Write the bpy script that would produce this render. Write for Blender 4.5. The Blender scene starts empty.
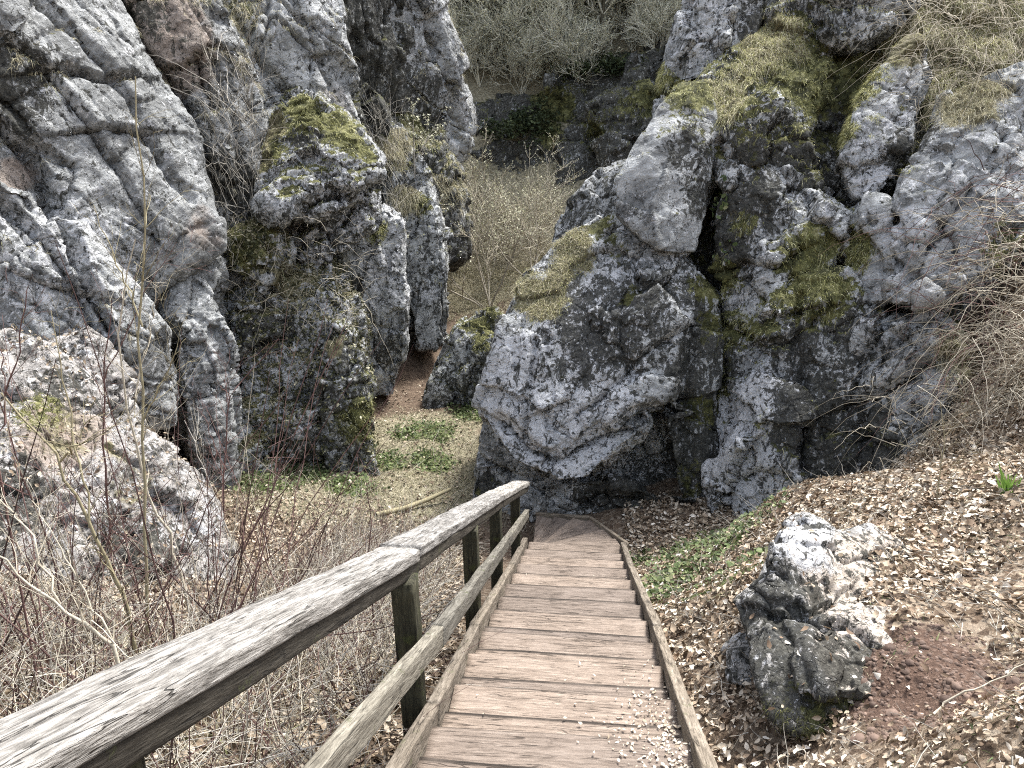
import bpy, bmesh, math, random, time
import numpy as np
from mathutils import Vector
T0 = time.time()
SC = bpy.context.scene
COL = SC.collection
RNG = np.random.default_rng(7)
random.seed(7)

# ------------------------------------------------------------------ camera model
F_PX = 770.0
PITCH = math.radians(18.0)
CP, SP = math.cos(PITCH), math.sin(PITCH)

def W(px, py, d):
    """world point seen at pixel (px,py) at forward distance y = d"""
    a = (px - 512) / F_PX
    b = (384 - py) / F_PX
    r = np.array([a, CP + b * SP, -SP + b * CP])
    return r * (d / r[1])

def PX(p):
    p = np.asarray(p)
    x = p[..., 0]; dep = p[..., 1] * CP - p[..., 2] * SP; u = p[..., 1] * SP + p[..., 2] * CP
    dep = np.where(dep < 0.05, 0.05, dep)
    return 512 + F_PX * x / dep, 384 - F_PX * u / dep

# stair frame: heading 5.6 deg right of the camera, 22 deg down
SH = np.array([math.sin(math.radians(5.6)), math.cos(math.radians(5.6)), 0.0])
SL = np.array([math.cos(math.radians(5.6)), -math.sin(math.radians(5.6)), 0.0])
SLOPE = 0.405
def ST(s, lat, up=0.0):
    p = SH * s + SL * lat
    p[2] = -1.48 - SLOPE * s + up
    return p

# ------------------------------------------------------------------ noise
def _h(ix, iy, iz, seed):
    with np.errstate(over='ignore'):
        h = (ix.astype(np.int64).astype(np.uint32) * np.uint32(374761393)
             + iy.astype(np.int64).astype(np.uint32) * np.uint32(668265263)
             + iz.astype(np.int64).astype(np.uint32) * np.uint32(2147483647 - 58)
             + np.uint32((seed * 974711 + 12345) & 0xffffffff))
        h ^= h >> np.uint32(15); h *= np.uint32(2246822519)
        h ^= h >> np.uint32(13); h *= np.uint32(3266489917)
        h ^= h >> np.uint32(16)
    return h

def perlin(p, seed=0):
    i = np.floor(p).astype(np.int64); f = p - i
    u = f * f * f * (f * (f * 6 - 15) + 10)
    out = np.zeros(len(p))
    for dx in (0, 1):
        wx = u[:, 0] if dx else 1 - u[:, 0]
        for dy in (0, 1):
            wy = u[:, 1] if dy else 1 - u[:, 1]
            for dz in (0, 1):
                wz = u[:, 2] if dz else 1 - u[:, 2]
                h = _h(i[:, 0] + dx, i[:, 1] + dy, i[:, 2] + dz, seed)
                gx = (h & np.uint32(1023)).astype(float) / 511.5 - 1
                gy = ((h >> np.uint32(10)) & np.uint32(1023)).astype(float) / 511.5 - 1
                gz = ((h >> np.uint32(20)) & np.uint32(1023)).astype(float) / 511.5 - 1
                out += wx * wy * wz * (gx * (f[:, 0] - dx) + gy * (f[:, 1] - dy) + gz * (f[:, 2] - dz))
    return out * 1.1

def fbm(p, oct=4, seed=0, gain=0.5, ridged=False):
    a = 1.0; s = 0; tot = 0
    for o in range(oct):
        n = perlin(p * (2.03 ** o) + o * 17.3, seed + o)
        if ridged: n = 1 - 2 * np.abs(n) - 0.5
        s = s + a * n; tot += a; a *= gain
    return s / tot

def worley(p, seed=0, cheb=False):
    i = np.floor(p).astype(np.int64); N = len(p)
    f1 = np.full(N, 9.0); f2 = np.full(N, 9.0); cid = np.zeros(N, np.uint32); off = np.zeros((N, 3))
    for dx in (-1, 0, 1):
        for dy in (-1, 0, 1):
            for dz in (-1, 0, 1):
                c = i + np.array([dx, dy, dz])
                h = _h(c[:, 0], c[:, 1], c[:, 2], seed)
                pt = np.stack([(h & np.uint32(1023)) / 1023.0, ((h >> np.uint32(10)) & np.uint32(1023)) / 1023.0,
                               ((h >> np.uint32(20)) & np.uint32(1023)) / 1023.0], 1) * 0.9 + 0.05 + c
                v = p - pt
                d = np.abs(v).max(1) if cheb else np.sqrt((v * v).sum(1))
                m = d < f1
                f2 = np.where(m, f1, np.minimum(f2, d))
                f1 = np.where(m, d, f1); cid = np.where(m, h, cid); off = np.where(m[:, None], v, off)
    return f1, f2, cid, off

def cidvec(cid, k=0):
    h = _h(cid.astype(np.int64) & 0xffff, (cid >> np.uint32(16)).astype(np.int64), np.full(len(cid), k, np.int64), 99)
    return np.stack([(h & np.uint32(1023)) / 511.5 - 1, ((h >> np.uint32(10)) & np.uint32(1023)) / 511.5 - 1,
                     ((h >> np.uint32(20)) & np.uint32(1023)) / 511.5 - 1], 1)

def sstep(a, b, x):
    t = np.clip((x - a) / (b - a), 0, 1)
    return t * t * (3 - 2 * t)

# ------------------------------------------------------------------ mesh helpers
def mesh_np(name, V, Fq, attrs=None, smooth=True, tris=None):
    """V (n,3); Fq (m,4) quads; tris (k,3) optional"""
    me = bpy.data.meshes.new(name)
    nq = 0 if Fq is None else len(Fq); nt = 0 if tris is None else len(tris)
    me.vertices.add(len(V)); me.vertices.foreach_set('co', np.ascontiguousarray(V, np.float32).ravel())
    idx = []
    st = []
    if nq: idx.append(np.asarray(Fq, np.int32).ravel()); st.append(np.arange(nq, dtype=np.int32) * 4)
    if nt: idx.append(np.asarray(tris, np.int32).ravel()); st.append(nq * 4 + np.arange(nt, dtype=np.int32) * 3)
    idx = np.concatenate(idx); st = np.concatenate(st)
    me.loops.add(len(idx)); me.loops.foreach_set('vertex_index', idx)
    me.polygons.add(len(st)); me.polygons.foreach_set('loop_start', st)
    me.update(calc_edges=True)
    if smooth: me.polygons.foreach_set('use_smooth', np.ones(len(st), bool))
    for k, a in (attrs or {}).items():
        at = me.attributes.new(k, 'FLOAT', 'POINT'); at.data.foreach_set('value', np.ascontiguousarray(a, np.float32))
    return me

def link(name, me, mat=None, parent=None, loc=None):
    o = bpy.data.objects.new(name, me)
    COL.objects.link(o)
    if mat is not None and me is not None and not me.materials: me.materials.append(mat)
    if loc is not None: o.location = Vector([float(c) for c in loc])
    if parent is not None: o.parent = parent
    return o

def tag(o, label=None, cat=None, group=None, kind=None):
    if label: o['label'] = label
    if cat: o['category'] = cat
    if group: o['group'] = group
    if kind: o['kind'] = kind
    return o

def vnormals(V, Q):
    n = np.cross(V[Q[:, 2]] - V[Q[:, 0]], V[Q[:, 3]] - V[Q[:, 1]])
    N = np.zeros_like(V)
    for k in range(4):
        for c in range(3):
            N[:, c] += np.bincount(Q[:, k], n[:, c], len(V))
    return N / np.maximum(np.linalg.norm(N, axis=1, keepdims=True), 1e-9)

def tubes(P, R, sides=3):
    """P (N,S,3), R (N,S): returns verts, quads"""
    N, S, _ = P.shape
    T = np.gradient(P, axis=1)
    T /= np.maximum(np.linalg.norm(T, axis=2, keepdims=True), 1e-9)
    ref = np.where(np.abs(T[..., 2:3]) < 0.9, np.array([0, 0, 1.0]), np.array([1.0, 0, 0]))
    A = np.cross(T, ref); A /= np.maximum(np.linalg.norm(A, axis=2, keepdims=True), 1e-9)
    B = np.cross(T, A)
    ang = np.arange(sides) * 2 * math.pi / sides
    V = P[:, :, None, :] + R[:, :, None, None] * (A[:, :, None, :] * np.cos(ang)[None, None, :, None] + B[:, :, None, :] * np.sin(ang)[None, None, :, None])
    base = (np.arange(N) * S * sides)[:, None, None]
    s = np.arange(S - 1)[None, :, None]; k = np.arange(sides)[None, None, :]
    k2 = (k + 1) % sides
    q = np.stack([base + s * sides + k, base + s * sides + k2, base + (s + 1) * sides + k2, base + (s + 1) * sides + k], -1)
    return V.reshape(-1, 3), q.reshape(-1, 4)

def join_vq(parts):
    Vs, Qs, o = [], [], 0
    for V, Q in parts:
        Vs.append(V); Qs.append(Q + o); o += len(V)
    return np.concatenate(Vs), np.concatenate(Qs)

def unit(v): return v / np.maximum(np.linalg.norm(v, axis=-1, keepdims=True), 1e-9)

def blades(base, dirn, length, width, droop=0.5, nseg=3, rng=RNG):
    """flat grass blades; arrays base (N,3), dirn (N,3), length (N,), width (N,)"""
    N = len(base)
    d = unit(dirn)
    side = unit(np.cross(d, rng.normal(size=(N, 3))))
    t = np.linspace(0, 1, nseg + 1)
    P = base[:, None, :] + d[:, None, :] * (length[:, None] * t)[..., None]
    P[..., 2] -= (droop * length)[:, None] * t ** 2 if np.ndim(droop) else droop * length[:, None] * t[None] ** 2
    w = (width[:, None] * (1 - 0.85 * t[None]))[..., None] * 0.5
    L = P - side[:, None, :] * w; Rr = P + side[:, None, :] * w
    V = np.stack([L, Rr], 2).reshape(-1, 3)
    b = (np.arange(N) * (nseg + 1) * 2)[:, None]; s = np.arange(nseg)[None] * 2
    q = np.stack([b + s, b + s + 1, b + s + 3, b + s + 2], -1).reshape(-1, 4)
    return V, q

def leaves(pos, nrm, size, tilt=0.6, curl=0.35, rng=RNG, aspect=0.55):
    N = len(pos)
    n = unit(nrm + rng.normal(size=(N, 3)) * tilt)
    a = unit(np.cross(n, rng.normal(size=(N, 3))))
    b = np.cross(n, a)
    t = np.array([0, .3, .68, 1.0]); w = np.array([.06, .8, 1.0, .08]) * aspect * .5
    ww = w[None] * (1 + rng.uniform(-.25, .25, (N, 4)))
    cu = rng.uniform(-.5, 1, N) * curl; fo = rng.uniform(-.3, 1, N) * curl
    V = np.zeros((N, 4, 3, 3))
    for j, sgn in enumerate((-1, 0, 1)):
        x = (t[None] - .5); y = ww * sgn
        h = cu[:, None] * (2 * t[None] - 1) ** 2 * .5 + fo[:, None] * np.abs(y) * 1.6 + rng.uniform(-.05, .05, (N, 4))
        V[:, :, j] = pos[:, None] + size[:, None, None] * (x[..., None] * a[:, None] + y[..., None] * b[:, None] + h[..., None] * n[:, None])
    base = (np.arange(N) * 12)[:, None, None]; s = np.arange(3)[None, :, None] * 3; j = np.arange(2)[None, None, :]
    q = np.stack([base + s + j, base + s + j + 1, base + s + j + 4, base + s + j + 3], -1).reshape(-1, 4)
    return V.reshape(-1, 3), q

# ------------------------------------------------------------------ materials
def nt_new(name):
    m = bpy.data.materials.new(name); m.use_nodes = True
    nt = m.node_tree; nt.nodes.clear()
    out = nt.nodes.new('ShaderNodeOutputMaterial'); bs = nt.nodes.new('ShaderNodeBsdfPrincipled')
    nt.links.new(bs.outputs[0], out.inputs[0])
    bs.inputs['Roughness'].default_value = 0.85
    if 'Specular IOR Level' in bs.inputs: bs.inputs['Specular IOR Level'].default_value = 0.25
    return m, nt, bs

class NB:
    """small node-building helper"""
    def __init__(s, nt): s.nt = nt; s.L = nt.links.new
    def n(s, t, **kw):
        x = s.nt.nodes.new(t)
        for k, v in kw.items(): setattr(x, k, v)
        return x
    def _in(s, sock, v):
        if hasattr(v, 'links') or hasattr(v, 'is_linked'): s.L(v, sock)
        elif isinstance(v, (tuple, list)):
            sock.default_value = tuple(v) + ((1.0,) if len(v) == 3 and sock.type == 'RGBA' else ())
        else: sock.default_value = v
    def noise(s, vec, scale, detail=4, rough=.5, dist=0.0, out='Fac'):
        x = s.n('ShaderNodeTexNoise'); s.L(vec, x.inputs['Vector'])
        x.inputs['Scale'].default_value = scale; x.inputs['Detail'].default_value = detail
        x.inputs['Roughness'].default_value = rough; x.inputs['Distortion'].default_value = dist
        return x.outputs[out]
    def vor(s, vec, scale, feature='F1', out='Distance', rnd=1.0):
        x = s.n('ShaderNodeTexVoronoi', feature=feature); s.L(vec, x.inputs['Vector'])
        x.inputs['Scale'].default_value = scale; x.inputs['Randomness'].default_value = rnd
        return x.outputs[out]
    def ramp(s, fac, stops, interp='LINEAR'):
        x = s.n('ShaderNodeValToRGB'); r = x.color_ramp; r.interpolation = interp
        while len(r.elements) < len(stops): r.elements.new(.5)
        for e, (p, c) in zip(r.elements, stops):
            e.position = p; e.color = (c, c, c, 1) if not isinstance(c, (tuple, list)) else tuple(c) + (1,)
        s._in(x.inputs[0], fac); return x.outputs[0]
    def mix(s, fac, a, b, blend='MIX'):
        x = s.n('ShaderNodeMix', data_type='RGBA', blend_type=blend)
        s._in(x.inputs[0], fac); s._in(x.inputs[6], a); s._in(x.inputs[7], b); return x.outputs[2]
    def math(s, op, a, b=0.0, c=None, clamp=False):
        x = s.n('ShaderNodeMath', operation=op, use_clamp=clamp)
        s._in(x.inputs[0], a); s._in(x.inputs[1], b)
        if c is not None: s._in(x.inputs[2], c)
        return x.outputs[0]
    def sst(s, v, a, b):
        x = s.n('ShaderNodeMapRange', interpolation_type='SMOOTHSTEP')
        s._in(x.inputs[0], v); x.inputs[1].default_value = a; x.inputs[2].default_value = b
        return x.outputs[0]
    def attr(s, name):
        x = s.n('ShaderNodeAttribute', attribute_name=name); return x.outputs['Fac']
    def pos(s):
        return s.n('ShaderNodeNewGeometry').outputs['Position']
    def mapping(s, vec, scale=(1, 1, 1), rot=(0, 0, 0), loc=(0, 0, 0)):
        x = s.n('ShaderNodeMapping'); s.L(vec, x.inputs[0])
        x.inputs['Scale'].default_value = scale; x.inputs['Rotation'].default_value = rot; x.inputs['Location'].default_value = loc
        return x.outputs[0]
    def bump(s, h, strength, dist, normal=None):
        x = s.n('ShaderNodeBump'); s.L(h, x.inputs['Height'])
        x.inputs['Strength'].default_value = strength; x.inputs['Distance'].default_value = dist
        if normal is not None: s.L(normal, x.inputs['Normal'])
        return x.outputs[0]

def mat_rock(name, strata=0.0, tilt=0.5, tint=(1, 1, 1), val=1.0, fs=1.0, tanc=((.14, .10, .075), (.36, .29, .235))):
    m, nt, bs = nt_new(name); b = NB(nt)
    p = b.pos()
    if fs != 1.0: p = b.mapping(p, (fs, fs, fs))
    dirn = b.mapping(p, (1, 1, 1), (0, tilt, 0))
    lay = b.mapping(dirn, (.5, .5, 3.2))
    stre = b.mapping(p, (1.6, 1.6, .55))
    n_low = b.noise(p, .55, 4, .6)
    n_mid = b.noise(p, 2.6, 9, .68, .4)
    n_fin = b.noise(p, 17, 8, .72)
    n_lay = b.noise(lay, 2.4, 9, .66, .6)
    n_spk = b.noise(p, 11, 8, .68, .6)
    n_spk2 = b.noise(stre, 4.2, 10, .72, 1.0)
    n_wht = b.noise(b.mapping(p, (1, 1, 1), (0, 0, 0), (7.3, 2.1, 5.5)), 8.5, 8, .7, .9)
    t = tint
    def g(v): return (v * val * t[0], v * val * t[1], v * val * t[2])
    fac = b.mix(.35 + .3 * strata, n_mid, n_lay)
    base = b.ramp(fac, [(.30, g(.07)), (.42, g(.17)), (.52, g(.30)), (.62, g(.43)), (.75, g(.57))])
    base = b.mix(1.0, base, b.ramp(b.noise(p, .9, 5, .65, .8), [(.36, .6), (.50, 1.0), (.64, 1.2)]), 'MULTIPLY')
    base = b.mix(b.math('MULTIPLY', b.sst(n_fin, .35, .7), .55), base, b.mix(1.0, base, (1.55, 1.55, 1.55), 'MULTIPLY'))
    # pale lichen crust
    w = b.math('ADD', b.attr('white'), b.math('MULTIPLY', b.math('SUBTRACT', n_low, .5), .5))
    wm = b.sst(b.math('ADD', n_wht, b.math('MULTIPLY', w, .34)), .575, .615)
    base = b.mix(b.math('MULTIPLY', wm, .82), base, b.ramp(n_fin, [(.3, (.44, .45, .46)), (.7, (.78, .79, .80))]))
    # warm clay staining
    tan = b.attr('tan')
    tanm = b.sst(b.math('ADD', tan, b.math('SUBTRACT', n_mid, .5)), .35, .75)
    base = b.mix(b.math('MULTIPLY', tanm, .75), base, b.ramp(n_fin, [(.3, tanc[0]), (.7, tanc[1])]))
    # black lichen and dark moss crust, plus the painted hole on the boulder
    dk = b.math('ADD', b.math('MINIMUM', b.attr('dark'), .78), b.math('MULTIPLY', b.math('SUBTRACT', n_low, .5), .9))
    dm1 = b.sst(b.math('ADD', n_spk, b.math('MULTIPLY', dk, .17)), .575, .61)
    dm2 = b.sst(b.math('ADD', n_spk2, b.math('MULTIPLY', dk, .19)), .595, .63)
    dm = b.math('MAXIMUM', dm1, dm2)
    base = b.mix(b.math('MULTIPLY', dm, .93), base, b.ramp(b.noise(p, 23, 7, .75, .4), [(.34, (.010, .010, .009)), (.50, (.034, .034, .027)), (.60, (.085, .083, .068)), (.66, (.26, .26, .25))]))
    fl = b.math('MULTIPLY', b.sst(b.noise(p, 30, 6, .7, .5), .60, .64), b.sst(n_wht, .46, .58))
    base = b.mix(b.math('MULTIPLY', fl, .7), base, (.46, .465, .46))
    # moss
    mo = b.math('ADD', b.math('MULTIPLY', b.attr('moss'), .92), b.math('ADD', b.math('MULTIPLY', b.math('SUBTRACT', n_spk, .5), 1.6), b.math('MULTIPLY', b.math('SUBTRACT', n_spk2, .5), 1.3)))
    mm = b.sst(mo, .42, .66)
    mcol = b.ramp(b.noise(p, 4.5, 7, .7), [(.33, (.024, .026, .011)), (.46, (.066, .068, .027)), (.58, (.165, .165, .063)), (.70, (.36, .345, .18))])
    base = b.mix(mm, base, mcol)
    # dry grass / soil on the ledges
    so = b.sst(b.math('ADD', b.attr('soil'), b.math('MULTIPLY', b.math('SUBTRACT', n_mid, .5), 1.2)), .42, .62)
    base = b.mix(so, base, b.ramp(n_fin, [(.3, (.075, .066, .038)), (.55, (.23, .21, .12)), (.75, (.42, .39, .25))]))
    b.L(base, bs.inputs['Base Color'])
    bs.inputs['Roughness'].default_value = .88
    hgt = b.math('ADD', b.math('MULTIPLY', n_mid, .40), b.math('MULTIPLY', n_fin, .26))
    hgt = b.math('ADD', hgt, b.math('MULTIPLY', n_lay, .5 + strata))
    pits = b.sst(b.vor(p, 14), .0, .35)
    hgt = b.math('ADD', hgt, b.math('MULTIPLY', pits, .10))
    hgt = b.math('ADD', hgt, b.math('MULTIPLY', dm, -.08))
    ck = b.n('ShaderNodeVectorMath', operation='MULTIPLY_ADD')
    b.L(b.noise(p, 1.7, 5, .65, out='Color'), ck.inputs[0]); ck.inputs[1].default_value = (.7, .7, .7); b.L(dirn, ck.inputs[2])
    cr = b.vor(b.mapping(ck.outputs[0], (1.0, 1.0, 1.9)), 1.7, 'DISTANCE_TO_EDGE')
    crm = b.math('MULTIPLY', b.sst(cr, .028, .0), b.sst(n_low, .42, .56))
    hgt = b.math('ADD', hgt, b.math('MULTIPLY', crm, -.9))
    rg1 = b.math('ABSOLUTE', b.math('SUBTRACT', b.noise(dirn, 5.5, 7, .62, .3), .5))
    hgt = b.math('ADD', hgt, b.math('MULTIPLY', b.math('MULTIPLY', rg1, 4.0, clamp=True), .30))
    nm = b.bump(hgt, 1.0, .085 / fs ** 1.9)
    nm = b.bump(b.noise(p, 48, 5, .75), .75, .02 / fs, nm)
    b.L(nm, bs.inputs['Normal'])
    return m

def mat_leaf(name, stops, trans=.0, rough=.75, noise_amt=.25):
    m, nt, bs = nt_new(name); b = NB(nt)
    g = b.n('ShaderNodeNewGeometry')
    c = b.ramp(g.outputs['Random Per Island'], stops)
    nz = b.noise(g.outputs['Position'], 60, 3, .6)
    c = b.mix(b.math('MULTIPLY', b.sst(nz, .3, .75), noise_amt), c, (.05, .035, .02))
    b.L(c, bs.inputs['Base Color']); bs.inputs['Roughness'].default_value = rough
    if trans:
        tr = b.n('ShaderNodeBsdfTranslucent'); b.L(c, tr.inputs[0])
        mx = b.n('ShaderNodeMixShader'); mx.inputs[0].default_value = trans
        b.L(bs.outputs[0], mx.inputs[1]); b.L(tr.outputs[0], mx.inputs[2])
        out = [n for n in nt.nodes if n.type == 'OUTPUT_MATERIAL'][0]
        b.L(mx.outputs[0], out.inputs[0])
    return m

def mat_wood(name, axis_rot, cols, grain=1.0, moss=0.0, axis='Y', edge=0.0):
    """weathered timber; grain runs along the object's local axis"""
    m, nt, bs = nt_new(name); b = NB(nt)
    tc = b.n('ShaderNodeTexCoord').outputs['Object']
    oi = b.n('ShaderNodeObjectInfo').outputs['Random']
    off = b.n('ShaderNodeCombineXYZ'); b.L(b.math('MULTIPLY', oi, 37.0), off.inputs[0]); b.L(b.math('MULTIPLY', oi, 11.0), off.inputs[1])
    vm = b.n('ShaderNodeVectorMath', operation='ADD'); b.L(tc, vm.inputs[0]); b.L(off.outputs[0], vm.inputs[1])
    sc = {'X': (5.5, 48, 48), 'Y': (48, 5.5, 48), 'Z': (48, 48, 5.5)}[axis]
    sc2 = {'X': (18, 150, 150), 'Y': (150, 18, 150), 'Z': (150, 150, 18)}[axis]
    v1 = b.mapping(vm.outputs[0], sc); v2 = b.mapping(vm.outputs[0], sc2)
    g1 = b.noise(v1, 1.0, 5, .6, .6); g2 = b.noise(v2, 1.0, 4, .65, .3)
    lo = b.noise(vm.outputs[0], 3.0, 5, .6)
    f = b.math('ADD', b.math('MULTIPLY', g1, .6), b.math('MULTIPLY', g2, .4))
    c = b.ramp(f, [(.30, cols[0]), (.44, cols[1]), (.56, cols[2]), (.70, cols[3])])
    g3 = b.noise(b.mapping(vm.outputs[0], {'X': (1.6, 26, 26), 'Y': (26, 1.6, 26), 'Z': (26, 26, 1.6)}[axis]), 1.0, 3, .5, .8)
    split = b.math('MULTIPLY', b.sst(b.math('ABSOLUTE', b.math('SUBTRACT', g3, .5)), .016, .003), b.sst(lo, .42, .55))
    c = b.mix(b.math('MULTIPLY', split, .8), c, b.mix(1.0, cols[0], (.5, .5, .5), 'MULTIPLY'))
    c = b.mix(b.math('MULTIPLY', b.sst(lo, .35, .7), .35), c, b.mix(1.0, c, (.62, .60, .56), 'MULTIPLY'))
    tint = b.ramp(oi, [(0, (.72, .72, .73)), (1, (1.14, 1.12, 1.09))])
    c = b.mix(1.0, c, tint, 'MULTIPLY')
    if edge:      # dark line along each plank's outer arris, painting in the nosing shade
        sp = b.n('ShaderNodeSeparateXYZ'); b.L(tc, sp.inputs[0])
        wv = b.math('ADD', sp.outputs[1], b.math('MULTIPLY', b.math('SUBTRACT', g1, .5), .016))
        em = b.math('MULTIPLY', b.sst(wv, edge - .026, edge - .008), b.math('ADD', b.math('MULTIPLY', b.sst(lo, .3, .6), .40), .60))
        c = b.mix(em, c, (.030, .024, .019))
    if moss:
        mn = b.noise(tc, 9, 6, .7)
        c = b.mix(b.math('MULTIPLY', b.sst(mn, .62 - moss * .3, .72 - moss * .2), .75), c, (.06, .07, .025))
    b.L(c, bs.inputs['Base Color'])
    bs.inputs['Roughness'].default_value = .8
    h = b.math('ADD', b.math('MULTIPLY', g1, .7), b.math('MULTIPLY', g2, .5))
    h = b.math('SUBTRACT', h, b.math('MULTIPLY', split, .6))
    b.L(b.bump(h, min(1.0, .8 * grain), .012 * grain), bs.inputs['Normal'])
    return m

M = {}
M['rock'] = mat_rock('limestone', 0.15, .35, (.97, 1.0, .985), 1.25)
M['rock_lay'] = mat_rock('layered_limestone', .5, .8, (.97, 1.0, .985), 1.02)
M['rock_warm'] = mat_rock('warm_limestone', .1, .3, (1.03, 1.0, .94), 1.2)  # limestone with a warm tint
M['rock_near'] = mat_rock('pitted_limestone', .1, .3, (1.03, 1.0, .94), 1.2, 1.5, ((.26, .20, .15), (.66, .58, .47)))
M['rock_fore'] = mat_rock('pale_limestone', .2, .45, (1.05, 1.0, .94), .98, 1.5)
M['rock_dark'] = mat_rock('dark_limestone', .2, .3, (.98, 1.0, .95), 1.1)  # limestone a little darker than the plain kind

def mat_plain_bark(name, c0, c1, scale=30):
    m, nt, bs = nt_new(name); b = NB(nt)
    g = b.n('ShaderNodeNewGeometry')
    n = b.noise(g.outputs['Position'], scale, 5, .65)
    n2 = b.math('ADD', b.math('MULTIPLY', n, .6), b.math('MULTIPLY', g.outputs['Random Per Island'], .4))
    b.L(b.ramp(n2, [(.3, c0), (.7, c1)]), bs.inputs['Base Color'])
    bs.inputs['Roughness'].default_value = .8
    return m
M['twig_tan'] = mat_plain_bark('pale_twig_bark', (.20, .175, .13), (.58, .53, .42))
M['twig_red'] = mat_plain_bark('reddish_twig_bark', (.045, .026, .024), (.18, .105, .092))
M['twig_grey'] = mat_plain_bark('grey_twig_bark', (.16, .15, .125), (.50, .47, .41))
M['twig_olive'] = mat_plain_bark('olive_bark', (.10, .085, .05), (.36, .32, .20))
M['tree_far'] = mat_plain_bark('grey_olive_bark', (.34, .34, .27), (.74, .73, .61), 8)
M['tree_dark'] = mat_plain_bark('dark_bark', (.035, .033, .022), (.11, .10, .07), 8)
M['straw'] = mat_leaf('dry_grass', [(0, (.19, .165, .10)), (.35, (.38, .345, .22)), (.7, (.58, .54, .38)), (.86, (.66, .62, .47)), (1, (.24, .27, .10))], .15)
M['strawmoss'] = mat_leaf('mossy_grass', [(0, (.08, .088, .030)), (.25, (.23, .24, .075)), (.55, (.46, .455, .18)), (1, (.70, .67, .42))], .15)
M['turf'] = mat_leaf('mixed_turf', [(0, (.07, .075, .035)), (.35, (.17, .165, .085)), (.7, (.33, .305, .195)), (1, (.50, .46, .34))], .15)
M['darkmoss'] = mat_leaf('dark_moss', [(0, (.02, .024, .010)), (.5, (.065, .07, .022)), (1, (.19, .19, .06))], .1)
M['litter'] = mat_leaf('dead_leaves', [(0, (.12, .08, .052)), (.2, (.28, .20, .135)), (.5, (.48, .385, .28)), (.75, (.64, .56, .44)), (1, (.82, .77, .68))], .08)
M['litter_dark'] = mat_leaf('dark_dead_leaves', [(0, (.08, .055, .038)), (.35, (.20, .15, .10)), (.7, (.36, .29, .21)), (1, (.58, .51, .41))], .05)
M['green'] = mat_leaf('green_leaves', [(0, (.040, .058, .022)), (.5, (.095, .135, .050)), (.85, (.19, .23, .10)), (1, (.30, .31, .16))], .25, .6, .1)
M['fresh'] = mat_leaf('fresh_green_leaves', [(0, (.12, .22, .04)), (1, (.24, .38, .09))], .3, .5, .05)
M['ivy'] = mat_leaf('ivy_leaves', [(0, (.025, .03, .014)), (.4, (.07, .075, .035)), (.75, (.18, .17, .09)), (1, (.42, .39, .28))], .1, .5, .1)
M['bud'] = mat_leaf('pale_buds', [(0, (.30, .31, .19)), (.5, (.56, .56, .39)), (1, (.76, .75, .58))], .25, .7, .1)
M['needle'] = mat_leaf('evergreen_needles', [(0, (.014, .026, .012)), (.6, (.035, .055, .022)), (1, (.08, .10, .04))], .1)
M['chips'] = mat_leaf('pale_leaf_bits', [(0, (.35, .28, .20)), (.5, (.55, .48, .38)), (1, (.74, .69, .58))], .05, .8, .15)

M['clod'] = mat_plain_bark('clod_soil', (.062, .041, .031), (.19, .135, .105), 40)
# ground
def mat_ground():
    m, nt, bs = nt_new('forest_floor'); b = NB(nt)
    p = b.pos()
    n1 = b.noise(p, 1.3, 7, .6); n2 = b.noise(p, 14, 8, .7); n3 = b.noise(p, 50, 5, .7)
    v = b.vor(p, 22, out='Color')
    soil = b.ramp(n2, [(.3, (.055, .038, .027)), (.5, (.12, .085, .06)), (.7, (.22, .17, .12))])
    lf = b.mix(.5, soil, b.ramp(b.n('ShaderNodeSeparateColor').outputs[0], [(0, 0.0), (1, 1.0)])) if False else soil
    sep = b.n('ShaderNodeSeparateColor'); b.L(v, sep.inputs[0])
    lc = b.ramp(sep.outputs[0], [(0, (.07, .045, .03)), (.4, (.19, .14, .095)), (.8, (.33, .265, .195)), (1, (.48, .41, .32))])
    c = b.mix(b.math('MULTIPLY', b.attr('leafy'), .75), soil, lc)
    dry = b.ramp(n2, [(.28, (.10, .09, .058)), (.5, (.24, .215, .145)), (.68, (.42, .385, .28))])
    c = b.mix(b.sst(b.math('ADD', b.attr('dry'), b.math('MULTIPLY', b.math('SUBTRACT', n1, .5), 1.0)), .35, .65), c, dry)
    gr = b.ramp(n3, [(.3, (.04, .06, .018)), (.7, (.13, .17, .05))])
    c = b.mix(b.sst(b.math('ADD', b.attr('grassy'), b.math('MULTIPLY', b.math('SUBTRACT', n2, .5), 1.4)), .45, .7), c, gr)
    red = b.ramp(n3, [(.3, (.066, .041, .030)), (.55, (.130, .083, .060)), (.75, (.25, .18, .14))])
    c = b.mix(b.sst(b.math('ADD', b.attr('red'), b.math('MULTIPLY', b.math('SUBTRACT', b.mix(.5, n2, n1), .5), 2.2)), .35, .75), c, red)
    b.L(c, bs.inputs['Base Color']); bs.inputs['Roughness'].default_value = .95
    h = b.math('ADD', b.math('MULTIPLY', n2, 1.0), b.math('MULTIPLY', n3, .5))
    b.L(b.bump(h, .9, .05), bs.inputs['Normal'])
    return m
M['ground'] = mat_ground()

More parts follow.
